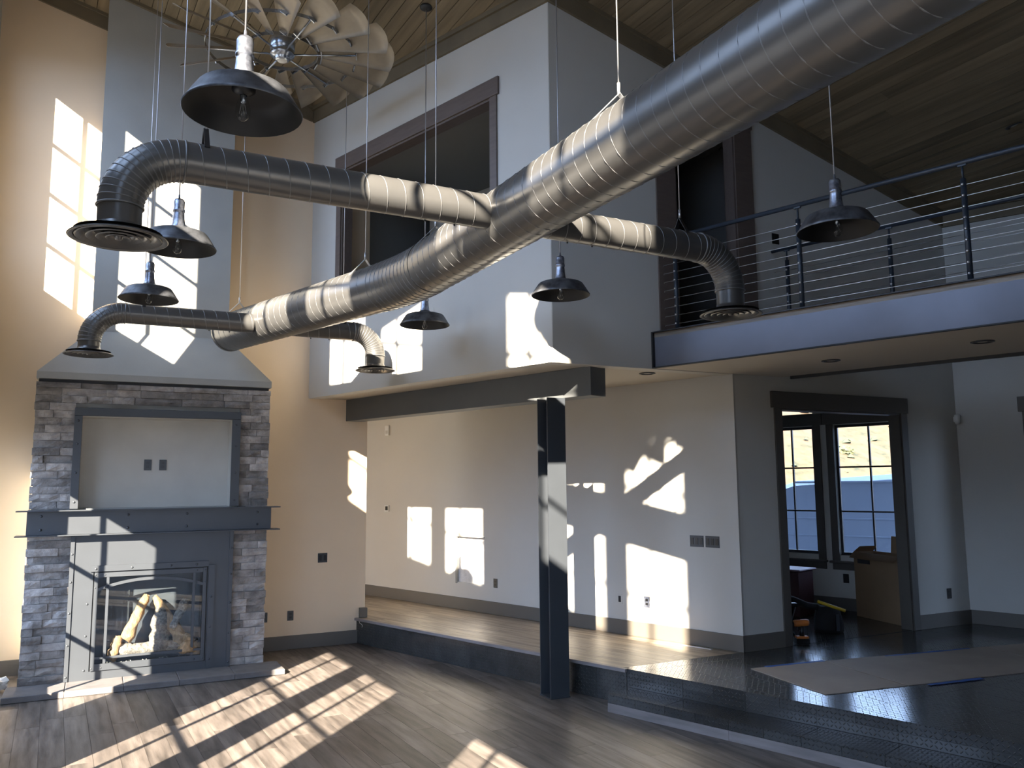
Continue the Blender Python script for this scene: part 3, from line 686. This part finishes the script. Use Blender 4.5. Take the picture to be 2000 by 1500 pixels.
def branch(label, base, end, z, r, elb, zend, R, fl=None):
    """horizontal branch from base (in the trunk) to end (x, y), elbow down to a round diffuser"""
    base, end = Vector((*base, z)), Vector((*end, z)); d = (end-base).normalized(); off = (end.x, end.y, zend)
    th = thing('branch_duct', label, 'duct', FO, off)
    c0 = end - d*elb; arc = []
    for i in range(15):
        a = math.pi/2*i/14; arc.append(c0 + d*elb*math.sin(a) - Vector((0, 0, elb))*(1-math.cos(a)))
    MB().tube([base + d*.19, c0], r, 36, caps=False, up=(0, 0, 1)).build('pipe', M_duct, th)
    MB().tube(arc, r+.002, 36, caps=False, up=(-d.y, d.x, 0)).build('elbow', M_duct, th)
    zt = z-elb; bot = Vector((end.x, end.y, zend+.07))
    MB().tube([Vector((end.x, end.y, zt+.005)), bot], r-.003, 36, caps=False).build('collar', M_duct, th)
    helix([base + d*.2, c0], r, .115, .003).build('lock_seam', M_seam, th)
    for i in range(1, 14): ring(arc[i], arc[i+1]-arc[i-1] if i < 14 else arc[14]-arc[13], r+.002, .0035).build('gore_seam', M_seam, th)
    ring(c0, d, r+.002, .006).build('joint_bead', M_seam, th); ring(arc[14], (0, 0, 1), r+.002, .006).build('joint_bead', M_seam, th)
    # saddle where it meets the trunk
    sp_ = base + d*.225
    ring(sp_, d, r+.012, .006, .016).build('saddle_flange', M_duct, th)
    c = (end.x, end.y, zend)
    MB().lathe([(r-.003, .075), (r+.004, .055), (r+.03, .035), (R*.86, .018), (R, .004), (R+.004, 0), (R-.004, -.004), (R*.9, .004)], 44, c).build('diffuser_flange', M_duct, th)
    for k, (ra, rb) in enumerate(((.88, .70), (.66, .50), (.46, .31), (.27, .13))):
        MB().lathe([(R*ra, .004+.0*k), (R*ra-.004, -.002), (R*rb, .030), (R*rb-.003, .034), (R*ra-.012, .008)], 40, c).build('diffuser_cone', M_duct, th)
    MB().lathe([(R*.10, .012), (R*.07, -.004), (.001, -.006)], 20, c).build('diffuser_knob', M_duct, th)
    MB().lathe([(R*.9, .03), (.001, .032)], 36, c).build('diffuser_backing', M_black, th)
    for q in (base + d*.42 + Vector((0, 0, -r-.004)), base + d*.62 + Vector((0, 0, -r-.004))):
        MB().lathe([(.001, -.012), (.006, -.01), (.006, 0)], 8, tuple(q)).build('screw', M_black, th)
    return th
J1 = P2(4.61); J2 = P1(7.86)
branch('branch duct on the left whose elbow and diffuser hang closest to the viewer', (J1.x, J1.y), (-2.03, 4.13), 3.75, .110, .30, 3.28, .236)
branch('branch duct bending down in front of the bridge railing', (J1.x, J1.y), (1.66, 6.11), 3.745, .106, .30, 3.262, .228)
branch('branch duct bending down in front of the stone fireplace, beside the left wall', (J2.x, J2.y), (-4.05, 7.77), 3.70, .100, .30, 3.27, .217)
branch('short branch duct whose diffuser hangs in sunlight against the bulkhead wall', (J2.x, J2.y), (-1.525, 9.088), 3.70, .102, .26, 3.276, .217)
def hanger(label, p, r, d, wide=.0):
    """p: point on the duct axis; strap over the duct in the plane across d, rod to the ceiling"""
    p = Vector(p); d = Vector(d).normalized(); sd = Vector((d.y, -d.x, 0)); zt = p.z + r + .10; top = ceil_z((p.x, p.y))
    h = thing('duct_hanger', label, 'hanger', FO, (p.x, p.y, zt))
    MB().tube([(p.x, p.y, zt-.005), (p.x, p.y, zt+.06)], .009, 8).build('turnbuckle', M_rod, h)
    MB().tube([(p.x, p.y, zt+.06), (p.x, p.y, top)], .0042, 8).build('rod', M_rod, h)
    mb = MB(); w = .014
    a = p + Vector((0, 0, r+.10)); sides = []
    for s_ in (1, -1):
        an = math.radians(52); b_ = p + sd*s_*(r+.003)*math.sin(an) + Vector((0, 0, (r+.003)*math.cos(an)))
        tdir = (b_-a).normalized(); nr = d.cross(tdir)*.0015
        vs = [a-d*w+nr, a+d*w+nr, b_+d*w+nr, b_-d*w+nr, a-d*w-nr, a+d*w-nr, b_+d*w-nr, b_-d*w-nr]
        MB().add(vs, [(0,1,2,3),(7,6,5,4),(0,4,5,1),(1,5,6,2),(2,6,7,3),(3,7,4,0)]).build('strap', M_rod if wide == 0 else M_black, h)
    MB().lathe([(.001, 0), (.03, 0), (.03, .012), (.001, .014)], 14, (p.x, p.y, top-.014)).build('ceiling_cup', M_crown, h)
hanger('bright rod and strap over the trunk duct, rightmost before it leaves the picture', P2(3.40), RM, u2)
hanger('rod and strap on the trunk duct just past the left branch joint', P2(5.92), RM, u2)
hanger('rod and strap on the trunk duct beside its bend', P1(6.15), RM, u1)
hanger('rod and strap at the capped far end of the trunk duct', P1(8.60), RM, u1)
bd = Vector((.8829, .4725, 0))
hanger('rod and black strap on the left branch duct above its elbow', (-1.673, 4.321, 3.75), .11, bd, 1)
hanger('rod and black strap on the branch duct by the railing', (1.252, 5.89, 3.745), .106, bd, 1)
hanger('thin rod and strap on the branch duct nearest the stone fireplace', (-3.64, 7.984, 3.70), .10, bd, 1)
hanger('thin rod and strap on the short branch duct by the bulkhead wall', (-1.86, 8.914, 3.70), .10, bd, 1)
# ================================================================== PENDANT LAMPS
def pendant(label, x, y, z, first=None):
    R = .250; base = (x, y, z); top = ceil_z((x, y)) if True else 0
    p = thing('pendant_lamp', label, 'pendant lamp', FO, base, 'barn style pendant lamps')
    if first is None:
        outer = [(R, 0), (R+.003, .006), (R*.965, .022), (R*.87, .062), (R*.775, .098), (R*.745, .105), (R*.70, .110), (R*.55, .119), (R*.36, .128), (.068, .138), (.052, .148)]
        MB().lathe(outer, 40, base).build('shade', M_shadeout, p)
        MB().lathe([(R-.001, .0005), (R*.95, .022), (R*.86, .06), (R*.765, .094), (R*.69, .104), (R*.54, .113), (R*.36, .122), (.05, .134), (.001, .134)], 40, base).build('shade_lining', M_shadein, p)
        MB().lathe([(.052, .146), (.045, .165), (.040, .20), (.036, .245), (.036, .255), (.040, .258), (.040, .272), (.036, .276), (.037, .33), (.030, .345), (.008, .352), (.006, .38), (.001, .38)], 22, base).build('socket', M_zinc, p)
        MB().lathe([(.052, .13), (.05, .10), (.03, .085), (.015, .08)], 20, base).build('lamp_holder', M_black, p)
        MB().lathe([(.013, .085), (.016, .07), (.026, .045), (.032, .015), (.031, -.005), (.022, -.026), (.010, -.034), (.001, -.036)], 20, base).build('bulb', M_bulb, p)
        MB().lathe([(.0125, .085), (.0125, .05), (.006, .045), (.001, .045)], 12, base).build('bulb_cap', M_chrome, p)
        for k in range(4):
            a = math.pi/2*k
            MB().tube([(x+.004*math.cos(a), y+.004*math.sin(a), z+.045), (x+.016*math.cos(a), y+.016*math.sin(a), z-.004), (x+.008*math.cos(a+.5), y+.008*math.sin(a+.5), z+.04)], .0006, 4).build('filament', M_cable, p)
    else:
        for ch in first.children:
            if ch.name.startswith(('cord', 'canopy')): continue
            c = ch.copy(); COL.objects.link(c); c.parent = p
    MB().tube([(x, y, z+.37), (x, y, top-.02)], .0048, 8).build('cord', M_cord, p, off=base)
    MB().lathe([(.001, -.035), (.03, -.034), (.062, -.02), (.068, 0), (.001, 0)], 22, (x, y, top)).build('canopy', M_plate, p, off=base)
    return p
pl0 = pendant('barn pendant lamp at upper left, largest and closest, in front of the ceiling fan', -1.158, 3.397, 3.61)
pendant('barn pendant lamp half behind the near left diffuser', -2.266, 5.43, 3.61, pl0)
pendant('barn pendant lamp hanging under the bend of the trunk duct', -.880, 8.20, 3.61, pl0)
pendant('barn pendant lamp hanging by the outer corner of the bulkhead', .425, 6.926, 3.61, pl0)
pendant('barn pendant lamp over the branch duct nearest the stone fireplace', -3.25, 7.22, 3.67, pl0)
pendant('barn pendant lamp hanging in front of the bridge railing', 2.113, 5.158, 3.61, pl0)
# ================================================================== CEILING FAN
fx_, fy_, fz_ = -2.365, 8.085, 6.50
fan = thing('windmill_fan', 'large windmill style ceiling fan with galvanised blades, top left of the picture', 'ceiling fan', FO, (fx_, fy_, fz_))
c = (fx_, fy_, fz_)
MB().lathe([(.001, -.10), (.06, -.10), (.075, -.085), (.075, -.07), (.085, -.06), (.12, -.045), (.125, -.02), (.10, 0), (.125, .02), (.13, .10), (.12, .14), (.05, .16), (.03, .19), (.001, .19)], 36, c).build('motor', M_chrome, fan)
MB().lathe([(.001, -.104), (.05, -.103), (.052, -.099)], 24, c).build('motor_cap', M_white, fan)
MB().tube([(fx_, fy_, fz_+.18), (fx_, fy_, ceil_z((fx_, fy_))-.02)], .016, 12).build('downrod', M_chrome, fan)
MB().lathe([(.001, -.06), (.07, -.05), (.08, 0), (.001, 0)], 24, (fx_, fy_, ceil_z((fx_, fy_)))).build('canopy', M_chrome, fan)
RF = 1.10
for rr_, nm in ((.36, 'inner_ring'), (.76, 'outer_ring')):
    vs = []; fs = []; sg = 60
    for k in range(sg):
        a = 2*math.pi*k/sg
        for dr, dz in ((-.002, -.018), (.002, -.018), (.002, .018), (-.002, .018)): vs.append((fx_+(rr_+dr)*math.cos(a), fy_+(rr_+dr)*math.sin(a), fz_+dz))
    for k in range(sg):
        for q in range(4): fs.append((k*4+q, k*4+(q+1) % 4, ((k+1) % sg)*4+(q+1) % 4, ((k+1) % sg)*4+q))
    MB().add(vs, fs).build(nm, M_chrome, fan)
for k in range(6):
    a = 2*math.pi*k/6 + .12; mb = MB().tube([(fx_+.10*math.cos(a), fy_+.10*math.sin(a), fz_-.03), (fx_+.76*math.cos(a), fy_+.76*math.sin(a), fz_)], .010, 6); mb.build('spoke', M_chrome, fan)
NB = 18; bme = None
vs = []; fs = []; nr = 10
for i in range(nr+1):
    r = .36 + (RF-.36)*i/nr; hw = .045 + (.168-.045)*(i/nr)
    for j in range(7):
        t = (j/6*2-1); rr_ = r + (.055*(1-t*t) if i == nr else 0)
        vs.append((rr_, t*hw, .018*(1-t*t)))
k0 = len(vs)
for i in range(nr):
    for j in range(6): a = i*7+j; fs.append((a, a+1, a+8, a+7))
vs2 = vs + [(x, y, z+.003) for x, y, z in vs]; m_ = len(vs)
fs2 = [tuple(reversed(f)) for f in fs] + [tuple(m_+q for q in f) for f in fs]
edge = [i*7 for i in range(nr+1)] + [nr*7+j for j in range(1, 7)] + [i*7+6 for i in range(nr-1, -1, -1)] + [j for j in range(5, 0, -1)]
fs2 += [(edge[i], edge[(i+1) % len(edge)], m_+edge[(i+1) % len(edge)], m_+edge[i]) for i in range(len(edge))]
bme = bpy.data.meshes.new('blade'); bme.from_pydata(vs2, [], fs2); bme.polygons.foreach_set('use_smooth', [True]*len(fs2)); bme.materials.append(M_blade)
brk = bpy.data.meshes.new('blade_bracket'); mbk = MB().box(-.035, .035, -.006, .006, -.014, .010).box(.028, .04, -.006, .006, -.014, .03); brk.from_pydata(mbk.v, [], mbk.f); brk.materials.append(M_chrome)
PITCH = math.radians(-33)
for k in range(NB):
    a = 2*math.pi*(k+.35)/NB
    b = bpy.data.objects.new('blade', bme); COL.objects.link(b); b.parent = fan; b.rotation_euler = (Matrix.Rotation(a, 4, 'Z') @ Matrix.Rotation(PITCH, 4, 'X')).to_euler()
    for rad in (.40, .76):
        q = bpy.data.objects.new('blade_bracket', brk); COL.objects.link(q); q.parent = b; q.location = (rad, 0, -.008); q.rotation_euler = (0, 0, math.pi/2)

fan2 = thing('windmill_fan', 'second windmill style ceiling fan, above the viewer and out of the picture', 'ceiling fan', FO, (-.055, 1.90, 6.2))
def copy_tree(o, parent):
    for ch in list(o.children):
        c_ = ch.copy(); COL.objects.link(c_); c_.parent = parent; copy_tree(ch, c_)
copy_tree(fan, fan2)
for c_ in fan2.children:
    if c_.name.startswith('canopy'): c_.location = (0, 0, (ceil_z((-.055, 1.9))-6.2)-(ceil_z((fx_, fy_))-fz_))
    if c_.name.startswith('downrod'): c_.scale = (1, 1, (ceil_z((-.055, 1.9))-6.2)/(ceil_z((fx_, fy_))-fz_))
# ================================================================== PLATES, OUTLETS, SMALL WALL ITEMS
def plate(name, label, cat, fr, x, y, z, w, h, gangs, kind, m=None, group=None, room=-1, edge=M_rail):
    t = thing(name, label, cat, fr, (x, y, z), group)
    MB().box(x-w/2, x+w/2, y-.006, y, z-h/2, z+h/2, .0015).build('plate', m or M_plate, t)
    gw = w/gangs
    for i in range(gangs):
        cx_ = x-w/2+gw*(i+.5)
        if kind == 'outlet':
            for s_ in (-1, 1): MB().box(cx_-.016, cx_+.016, y-.009, y-.006, z+s_*.021-.013, z+s_*.021+.013, .001).build('socket', M_plated, t)
        elif kind == 'switch':
            MB().box(cx_-.017, cx_+.017, y-.010, y-.006, z-.034, z+.034, .001).build('rocker', M_plated, t)
        else: MB().box(cx_-.017, cx_+.017, y-.008, y-.006, z-.034, z+.034, .001).build('insert', M_plated, t)
    return t
plate('outlet', 'dark outlet on the tan wall just right of the fireplace, above the baseboard', 'outlet', FB, 2.217, 10.645, .405, .075, .118, 1, 'outlet')
plate('outlet', 'dark outlet half hidden behind the right edge of the stone fireplace', 'outlet', FB, 1.90, 10.645, .405, .075, .118, 1, 'outlet')
plate('switch_plate', 'dark double switch plate on the tan wall right of the mantel', 'switch', FB, 2.606, 10.645, 1.095, .12, .118, 2, 'switch')
plate('outlet', 'left dark outlet in the recessed niche over the mantel', 'outlet', FB, .478, 9.929, 2.25, .075, .118, 1, 'outlet')
plate('outlet', 'right dark outlet in the recessed niche over the mantel', 'outlet', FB, .632, 9.929, 2.25, .075, .118, 1, 'outlet')
plate('outlet', 'dark outlet on the back wall left of the steel column', 'outlet', FA, -8.01, 7.62, .717, .072, .118, 1, 'outlet')
plate('outlet', 'grey outlet on the back wall right of the column, in a sun patch', 'outlet', FA, -5.579, 7.62, .70, .072, .118, 1, 'outlet', M_zinc)
plate('blank_plate', 'small painted blank plate low on the back wall between two sun patches', 'wall plate', FA, -5.956, 7.62, .70, .065, .11, 1, 'none', M_grey)
plate('switch_plate', 'left of the two triple switch plates near the end of the back wall', 'switch', FA, -4.912, 7.62, 1.391, .165, .118, 3, 'switch', M_steel)
plate('switch_plate', 'right of the two triple switch plates near the end of the back wall', 'switch', FA, -4.722, 7.62, 1.391, .165, .118, 3, 'switch', M_steel)
plate('outlet', 'black outlet on the dark wall right of the office doorway', 'outlet', FB, 9.035, 6.579, .686, .075, .118, 1, 'outlet', M_plated)
plate('switch_plate', 'black switch plate upstairs beside the brown doorway', 'switch', FB, 6.56, 6.579, 4.67, .10, .118, 1, 'switch', M_plated)
plate('outlet', 'black outlet under the office window', 'outlet', FA, -4.80, 10.985, .73, .075, .118, 1, 'outlet', M_plated)
t = thing('thermostat', 'small white thermostat with black screen on the back wall', 'thermostat', FA, (-10.405, 7.62, 1.656))
MB().box(-10.455, -10.355, 7.60, 7.62, 1.606, 1.706, .004).build('case', M_white, t); MB().box(-10.437, -10.373, 7.597, 7.60, 1.628, 1.688).build('screen', M_plated, t)
t = thing('alarm_siren', 'small white box high on the back wall near the steel beam', 'alarm', FA, (-10.41, 7.62, 2.90))
MB().box(-10.455, -10.365, 7.59, 7.62, 2.77, 2.93, .006).build('case', M_white, t); MB().box(-10.44, -10.38, 7.588, 7.59, 2.80, 2.85).build('grille', M_panel, t)
t = thing('motion_sensor', 'white motion sensor in the corner right of the office doorway', 'sensor', FB, (9.37, 6.56, 2.75))
MB().lathe([(.001, -.06), (.025, -.058), (.034, -.03), (.035, .04), (.028, .058), (.001, .06)], 18, (9.355, 6.535, 2.75)).build('case', M_white, t)
MB().box(9.34, 9.37, 6.55, 6.578, 2.72, 2.78).build('bracket', M_white, t)
def can(label, x, y, z, dirz=1, R=.085):
    t = thing('recessed_light', label, 'recessed light', FO, (x, y, z))
    MB().lathe([(R, 0), (R, -.006), (R-.018, -.010), (R-.022, -.002)], 30, (x, y, z)).build('trim_ring', M_plate, t)
    MB().lathe([(R-.02, -.002), (R*.5, -.001), (.001, -.001)], 24, (x, y, z)).build('baffle', M_plated, t)
    MB().lathe([(R*.42, -.004), (.001, -.006)], 20, (x, y, z)).build('lens', M_panel, t)
    return t
can('recessed light in the soffit just right of the steel beam end', 1.395, 8.404, 3.130)
can('recessed light in the soffit over the office doorway', 2.986, 7.612, 3.130)
can('recessed light in the bridge soffit at the right edge', 3.846, 6.628, 3.130, R=.09)
can('recessed light in the dark room behind the brown upstairs doorway', 2.62, 9.6, 6.045)
q = can('recessed light in the sloped board ceiling over the bridge', 5.30, 8.25, ceil_z((5.30, 8.25)), R=.085); q.rotation_euler = (0, -.25, 0)
# access hole edge
t = MB(); t.box(-8.795, -8.775, 7.60, 7.735, .66, 1.30).box(-8.774, -8.22, 7.60, 7.735, 1.293, 1.302)
struct('trim_9', t, M_sill, FA)
# ================================================================== LOOSE THINGS ON THE RAISED FLOOR
def flat(name, label, pts, z0, z1, m, cat, wob=.004, group=None):
    """sheet with torn edges; pts in world"""
    P = []; rr = random.Random(len(label))
    for i in range(len(pts)):
        a, b = pts[i], pts[(i+1) % len(pts)]; n = 14
        for k in range(n): t_ = k/n; P.append((a[0]+(b[0]-a[0])*t_ + rr.uniform(-wob, wob), a[1]+(b[1]-a[1])*t_ + rr.uniform(-wob, wob)))
    cx_ = sum(p[0] for p in P)/len(P); cy_ = sum(p[1] for p in P)/len(P)
    area = sum(P[i][0]*P[(i+1) % len(P)][1]-P[(i+1) % len(P)][0]*P[i][1] for i in range(len(P)))
    if area < 0: P.reverse()
    return tag(MB().prism(P, z0, z1).build(name, m, None, FO, (cx_, cy_, z0)), label, cat, group)
flat('protection_board', 'kraft protection board nearest the wood floor, taped on the dark tiles', [(2.152, 7.758), (2.483, 6.813), (3.253, 7.080), (2.924, 8.047)], .3156, .321, M_board, 'board')
flat('protection_board', 'middle kraft protection board on the dark tiles', [(2.944, 8.053), (3.272, 7.086), (4.98, 7.69), (4.80, 8.66)], .3156, .321, M_board, 'board')
flat('protection_board', 'kraft protection board at the right edge on the dark tiles', [(4.812, 8.662), (4.99, 7.695), (6.6, 8.24), (6.4, 9.15)], .3156, .321, M_board, 'board')
flat('tape_strip', 'blue masking tape along the front edge of the middle protection board', [(3.43, 7.11), (3.45, 7.075), (4.02, 7.28), (4.00, 7.33)], .3213, .3222, M_tape, 'tape')
flat('tape_strip', 'blue masking tape along the rear edge of the first protection board', [(2.30, 7.84), (2.32, 7.80), (2.93, 8.03), (2.92, 8.075)], .3213, .3222, M_tape, 'tape')
flat('tape_strip', 'blue masking tape along the rear edge of the middle protection board', [(3.6, 8.255), (3.6, 8.225), (4.6, 8.56), (4.6, 8.60)], .3213, .3222, M_tape, 'tape', .008)
flat('metal_strip', 'thin pale metal strip lying along the back wall baseboard', [(1.741, 8.904), (2.005, 8.640), (2.023, 8.655), (1.757, 8.918)], .3155, .324, M_cable, 'strip', .0005)
lw = MB().tube([FA.w(-9.05, 6.20, .285), FA.w(-8.99, 6.17, .27), FA.w(-8.93, 6.15, .272), FA.w(-8.885, 6.14, .255), FA.w(-8.90, 6.14, .235)], .004, 6).build('loose_wire', M_sill, None, FO, tuple(FA.w(-8.93, 6.15, .27)))
tag(lw, 'short curled pale strand hanging from the wood floor edge', 'wire')
# crumpled paper left of the hearth
rr = random.Random(11); pp = thing('crumpled_paper', 'crumpled white paper on the floor left of the hearth', 'paper', FO, (-5.18, 8.40, 0))
for k in range(3):
    bm = bmesh.new(); bmesh.ops.create_icosphere(bm, subdivisions=2, radius=.075)
    for v in bm.verts: v.co *= rr.uniform(.6, 1.25); v.co.z *= .9
    me = bpy.data.meshes.new('wad'); bm.to_mesh(me); bm.free(); me.materials.append(M_paper)
    inst(me, 'wad', pp, ((-.03, .02, .085) if k == 0 else (.09, .05, .08) if k == 1 else (-.10, -.07, .07)))
# cardboard carton in the office
FC = Frame(-74.9, (4.347, 10.70))   # local x along (.26,-.966)
cbx = thing('cardboard_box', 'large brown cardboard box with open flaps inside the office doorway', 'box', FC, (.5, .18, .316))
w_, d_, h_ = .86, .30, .80
MB().box(0, w_, 0, .006, .317, .317+h_).build('side', M_card, cbx); MB().box(0, w_, d_-.006, d_, .317, .317+h_).build('side', M_card, cbx)
MB().box(0, .006, .007, d_-.007, .317, .317+h_).build('side', M_card, cbx); MB().box(w_-.006, w_, .007, d_-.007, .317, .317+h_).build('side', M_card, cbx)
MB().box(.007, w_-.007, .007, d_-.007, .317, .323).build('bottom', M_card, cbx)
MB().add([(0, 0, 1.117), (w_, 0, 1.117), (w_-.04, -.10, 1.05), (.04, -.10, 1.05)], [(0, 1, 2, 3), (3, 2, 1, 0)]).build('flap', M_card, cbx)
MB().add([(.0, .0, 1.117), (.0, d_, 1.117), (.09, d_-.02, 1.19), (.09, .03, 1.19)], [(0, 1, 2, 3), (3, 2, 1, 0)]).build('flap', M_card, cbx)
MB().add([(.32, d_, 1.117), (w_, d_, 1.117), (w_, d_+.02, 1.33), (.32, d_+.02, 1.32)], [(0, 1, 2, 3), (3, 2, 1, 0)]).build('flap', M_card, cbx)
MB().box(.07, .30, -.002, 0, .98, 1.03).build('hand_slot', M_black, cbx)
for z in (.45, .52, .59): MB().box(.80, .86, -.002, 0, z, z+.035).build('printed_mark', M_black, cbx)
# tool bag with yellow level, cordless driver, red item
bg_ = thing('tool_bag', 'black canvas tool bag on the office floor', 'bag', FO, (3.58, 9.62, .315))
bm_ = MB(); n = 7; vs = []
for z, sx, sy in ((.317, .15, .105), (.36, .16, .115), (.47, .15, .10), (.56, .13, .075), (.60, .10, .05)):
    for k in range(12):
        a = 2*math.pi*k/12; e = 1/max(abs(math.cos(a)), abs(math.sin(a)))**.6; vs.append((3.58+sx*e*math.cos(a), 9.62+sy*e*math.sin(a), z+.012*math.sin(3*a)*(z > .4)))
fs = [(i*12+k, i*12+(k+1) % 12, (i+1)*12+(k+1) % 12, (i+1)*12+k) for i in range(4) for k in range(12)] + [tuple(range(11, -1, -1)), tuple(48+k for k in range(12))]
bm_.add(vs, fs, True); bm_.build('bag_body', M_cloth, bg_)
MB().tube([(3.47, 9.62, .59), (3.36, 9.65, .60), (3.22, 9.68, .66), (3.10, 9.70, .70), (3.0, 9.72, .66), (2.99, 9.72, .50), (3.03, 9.70, .34)], .038, 8).build('shoulder_strap', M_cloth, bg_)
MB().box(3.62, 3.66, 9.50, 9.512, .34, .52).build('buckle', M_steel, bg_)
lv = MB(); lv.tube([(3.44, 9.55, .66), (3.73, 9.50, .56)], .018, 8)
tag(lv.build('level_tool', M_yel, None, FO, (3.58, 9.52, .61)), 'yellow bar level laid across the black tool bag', 'level')
dr = thing('cordless_driver', 'orange and black cordless driver standing on its battery on the office floor', 'drill', FO, (3.02, 8.90, .315))
MB().box(2.955, 3.09, 8.855, 8.945, .318, .375, .008).build('battery', M_plated, dr); MB().box(2.96, 3.085, 8.86, 8.94, .376, .40, .005).build('battery_shoe', M_org, dr)
MB().tube([(3.025, 8.90, .40), (3.03, 8.90, .50)], [.026, .022], 12).build('grip', M_plated, dr)
MB().tube([(2.94, 8.90, .525), (2.96, 8.90, .528), (3.08, 8.90, .535), (3.10, 8.90, .535)], [.030, .036, .036, .030], 16).build('body', M_org, dr)
MB().tube([(2.94, 8.90, .525), (2.90, 8.90, .522), (2.885, 8.90, .521)], [.028, .02, .012], 14).build('chuck', M_steel, dr)
MB().box(2.985, 3.01, 8.89, 8.91, .46, .50).build('trigger', M_plated, dr)
lg = thing('folding_stand', 'dark folding stand legs just inside the office doorway', 'stand', FO, (2.98, 9.18, .315))
MB().tube([(2.86, 9.16, .60), (3.06, 9.20, .33)], .014, 8).build('leg', M_black, lg); MB().tube([(2.86, 9.16, .42), (3.0, 9.24, .33)], .012, 8).build('leg', M_black, lg); MB().tube([(3.07, 9.20, .68), (2.92, 9.14, .33)], .018, 8).build('leg', M_black, lg)
MB().box(2.84, 3.08, 9.13, 9.22, .66, .70, .01).build('top', M_black, lg)
rb = thing('red_carton', 'dark red carton with a pinkish lid behind the left casing of the office doorway', 'box', FA, (-5.15, 10.2, .315))
MB().box(-5.42, -4.98, 10.0, 10.4, .318, .88, .01).build('body', M_red, rb); MB().box(-5.45, -4.94, 9.97, 10.43, .881, .905, .01).build('lid', M_pink, rb)
# ================================================================== VAN OUTSIDE
FV = Frame(-40, (7.2, 15.4))
vn = thing('van', 'white panel van parked outside the office windows', 'van', FV, (0, 0, 0))
side = [(-4.2, .35), (3.0, .35), (3.0, 1.2), (2.95, 1.98), (2.6, 2.12), (-.2, 2.14), (-2.0, 2.03), (-2.9, 1.75), (-3.5, 1.15), (-4.2, 1.0)]
n = len(side); vs = []; 
for y, sc in ((0, 0), (.0, 1)): pass
ring_ = lambda y, k: [(x*(1-.0*k), y, z-(.10*k if z > 1.7 else 0)) for x, z in side]
vs = ring_(0, 1) + ring_(.18, 0) + ring_(1.8, 0) + ring_(1.98, 1)
fs = [tuple(range(n-1, -1, -1))[::-1], tuple(3*n+i for i in range(n-1, -1, -1))]
for j in range(3):
    for i in range(n): fs.append((j*n+i, j*n+n+i, j*n+n+(i+1) % n, j*n+(i+1) % n))
vb = MB().add(vs, fs); vb.build('body', M_van, vn)
for z in (.95, 1.28): MB().box(-3.3, 2.98, -.018, -.001, z, z+.03, .004).build('side_moulding', M_van, vn)
MB().box(-2.0, 2.9, -.03, .02, 1.98, 2.02, .004).build('roof_gutter', M_van, vn)
MB().box(2.80, 2.99, -.012, -.001, .75, 1.15, .003).build('tail_lamp', M_vanr, vn)
MB().box(.2, .215, -.006, -.001, .5, 2.1).build('door_gap', M_black, vn)
for x in (-2.6, 1.9):
    MB().tube([(x, .02, .34), (x, .26, .34)], .34, 24).build('wheel', M_black, vn); MB().tube([(x, .0, .34), (x, .03, .34)], .20, 18).build('hubcap', M_cable, vn)
# low scrub on the slope, too many to count
sc_ = MB(); rr = random.Random(21)
for k in range(420):
    X, Y = rr.uniform(6, 26), rr.uniform(22.5, 46); s_ = rr.uniform(.05, .20)
    Z = .1 + min((Y-22)*.52, 5.6 + (Y-33)*.06) + .5*math.sin(X*.35+Y*.2)*min(1, (Y-22)/6)
    a = [(X+s_*math.cos(t)*rr.uniform(.7, 1.3), Y+s_*math.sin(t)*rr.uniform(.7, 1.3), Z+rr.uniform(-.02, .05)) for t in (0, 1.26, 2.5, 3.8, 5.0)]
    sc_.add(a + [(X, Y, Z+s_*rr.uniform(.6, 1.1))], [(i, (i+1) % 5, 5) for i in range(5)])
M_tuft = mat('pale_green_tuft', (.085, .095, .045), .95)
so_ = tag(sc_.build('scrub_tufts', M_tuft, None, FO, (16, 30, 3)), 'low scattered scrub tufts over the dry hillside', 'scrub'); so_['kind'] = 'stuff'
# bushes on the slope
rr = random.Random(3)
bmz = []
M_bush = mat('grey_green_scrub', (.12, .125, .06), .95, var=.4, nscale=12, bump=1, bscale=20)
for k in range(3):
    bm = bmesh.new(); bmesh.ops.create_icosphere(bm, subdivisions=3, radius=.5)
    for v in bm.verts: v.co *= rr.uniform(.7, 1.2); v.co.z *= .7
    me = bpy.data.meshes.new('foliage'); bm.to_mesh(me); bm.free(); me.materials.append(M_bush); bmz.append(me)
for k, (X, Y, s_, lb) in enumerate(((15.6, 31, .75, 'grey green scrub bush high on the hillside behind the right office window'), (11.1, 27.5, .5, 'grey green scrub bush on the hillside behind the left office window'), (16.2, 28.5, .4, 'small scrub bush low on the hillside just above the van roof'))):
    Z = .1 + min((Y-22)*.52, 5.6 + (Y-33)*.06) + .5*math.sin(X*.35+Y*.2)
    o = bpy.data.objects.new('scrub_bush', bmz[k % 3]); COL.objects.link(o); o.location = (X, Y, Z+.1*s_); o.scale = (s_, s_, s_)
    tag(o, lb, 'bush', 'scrub bushes on the hillside')
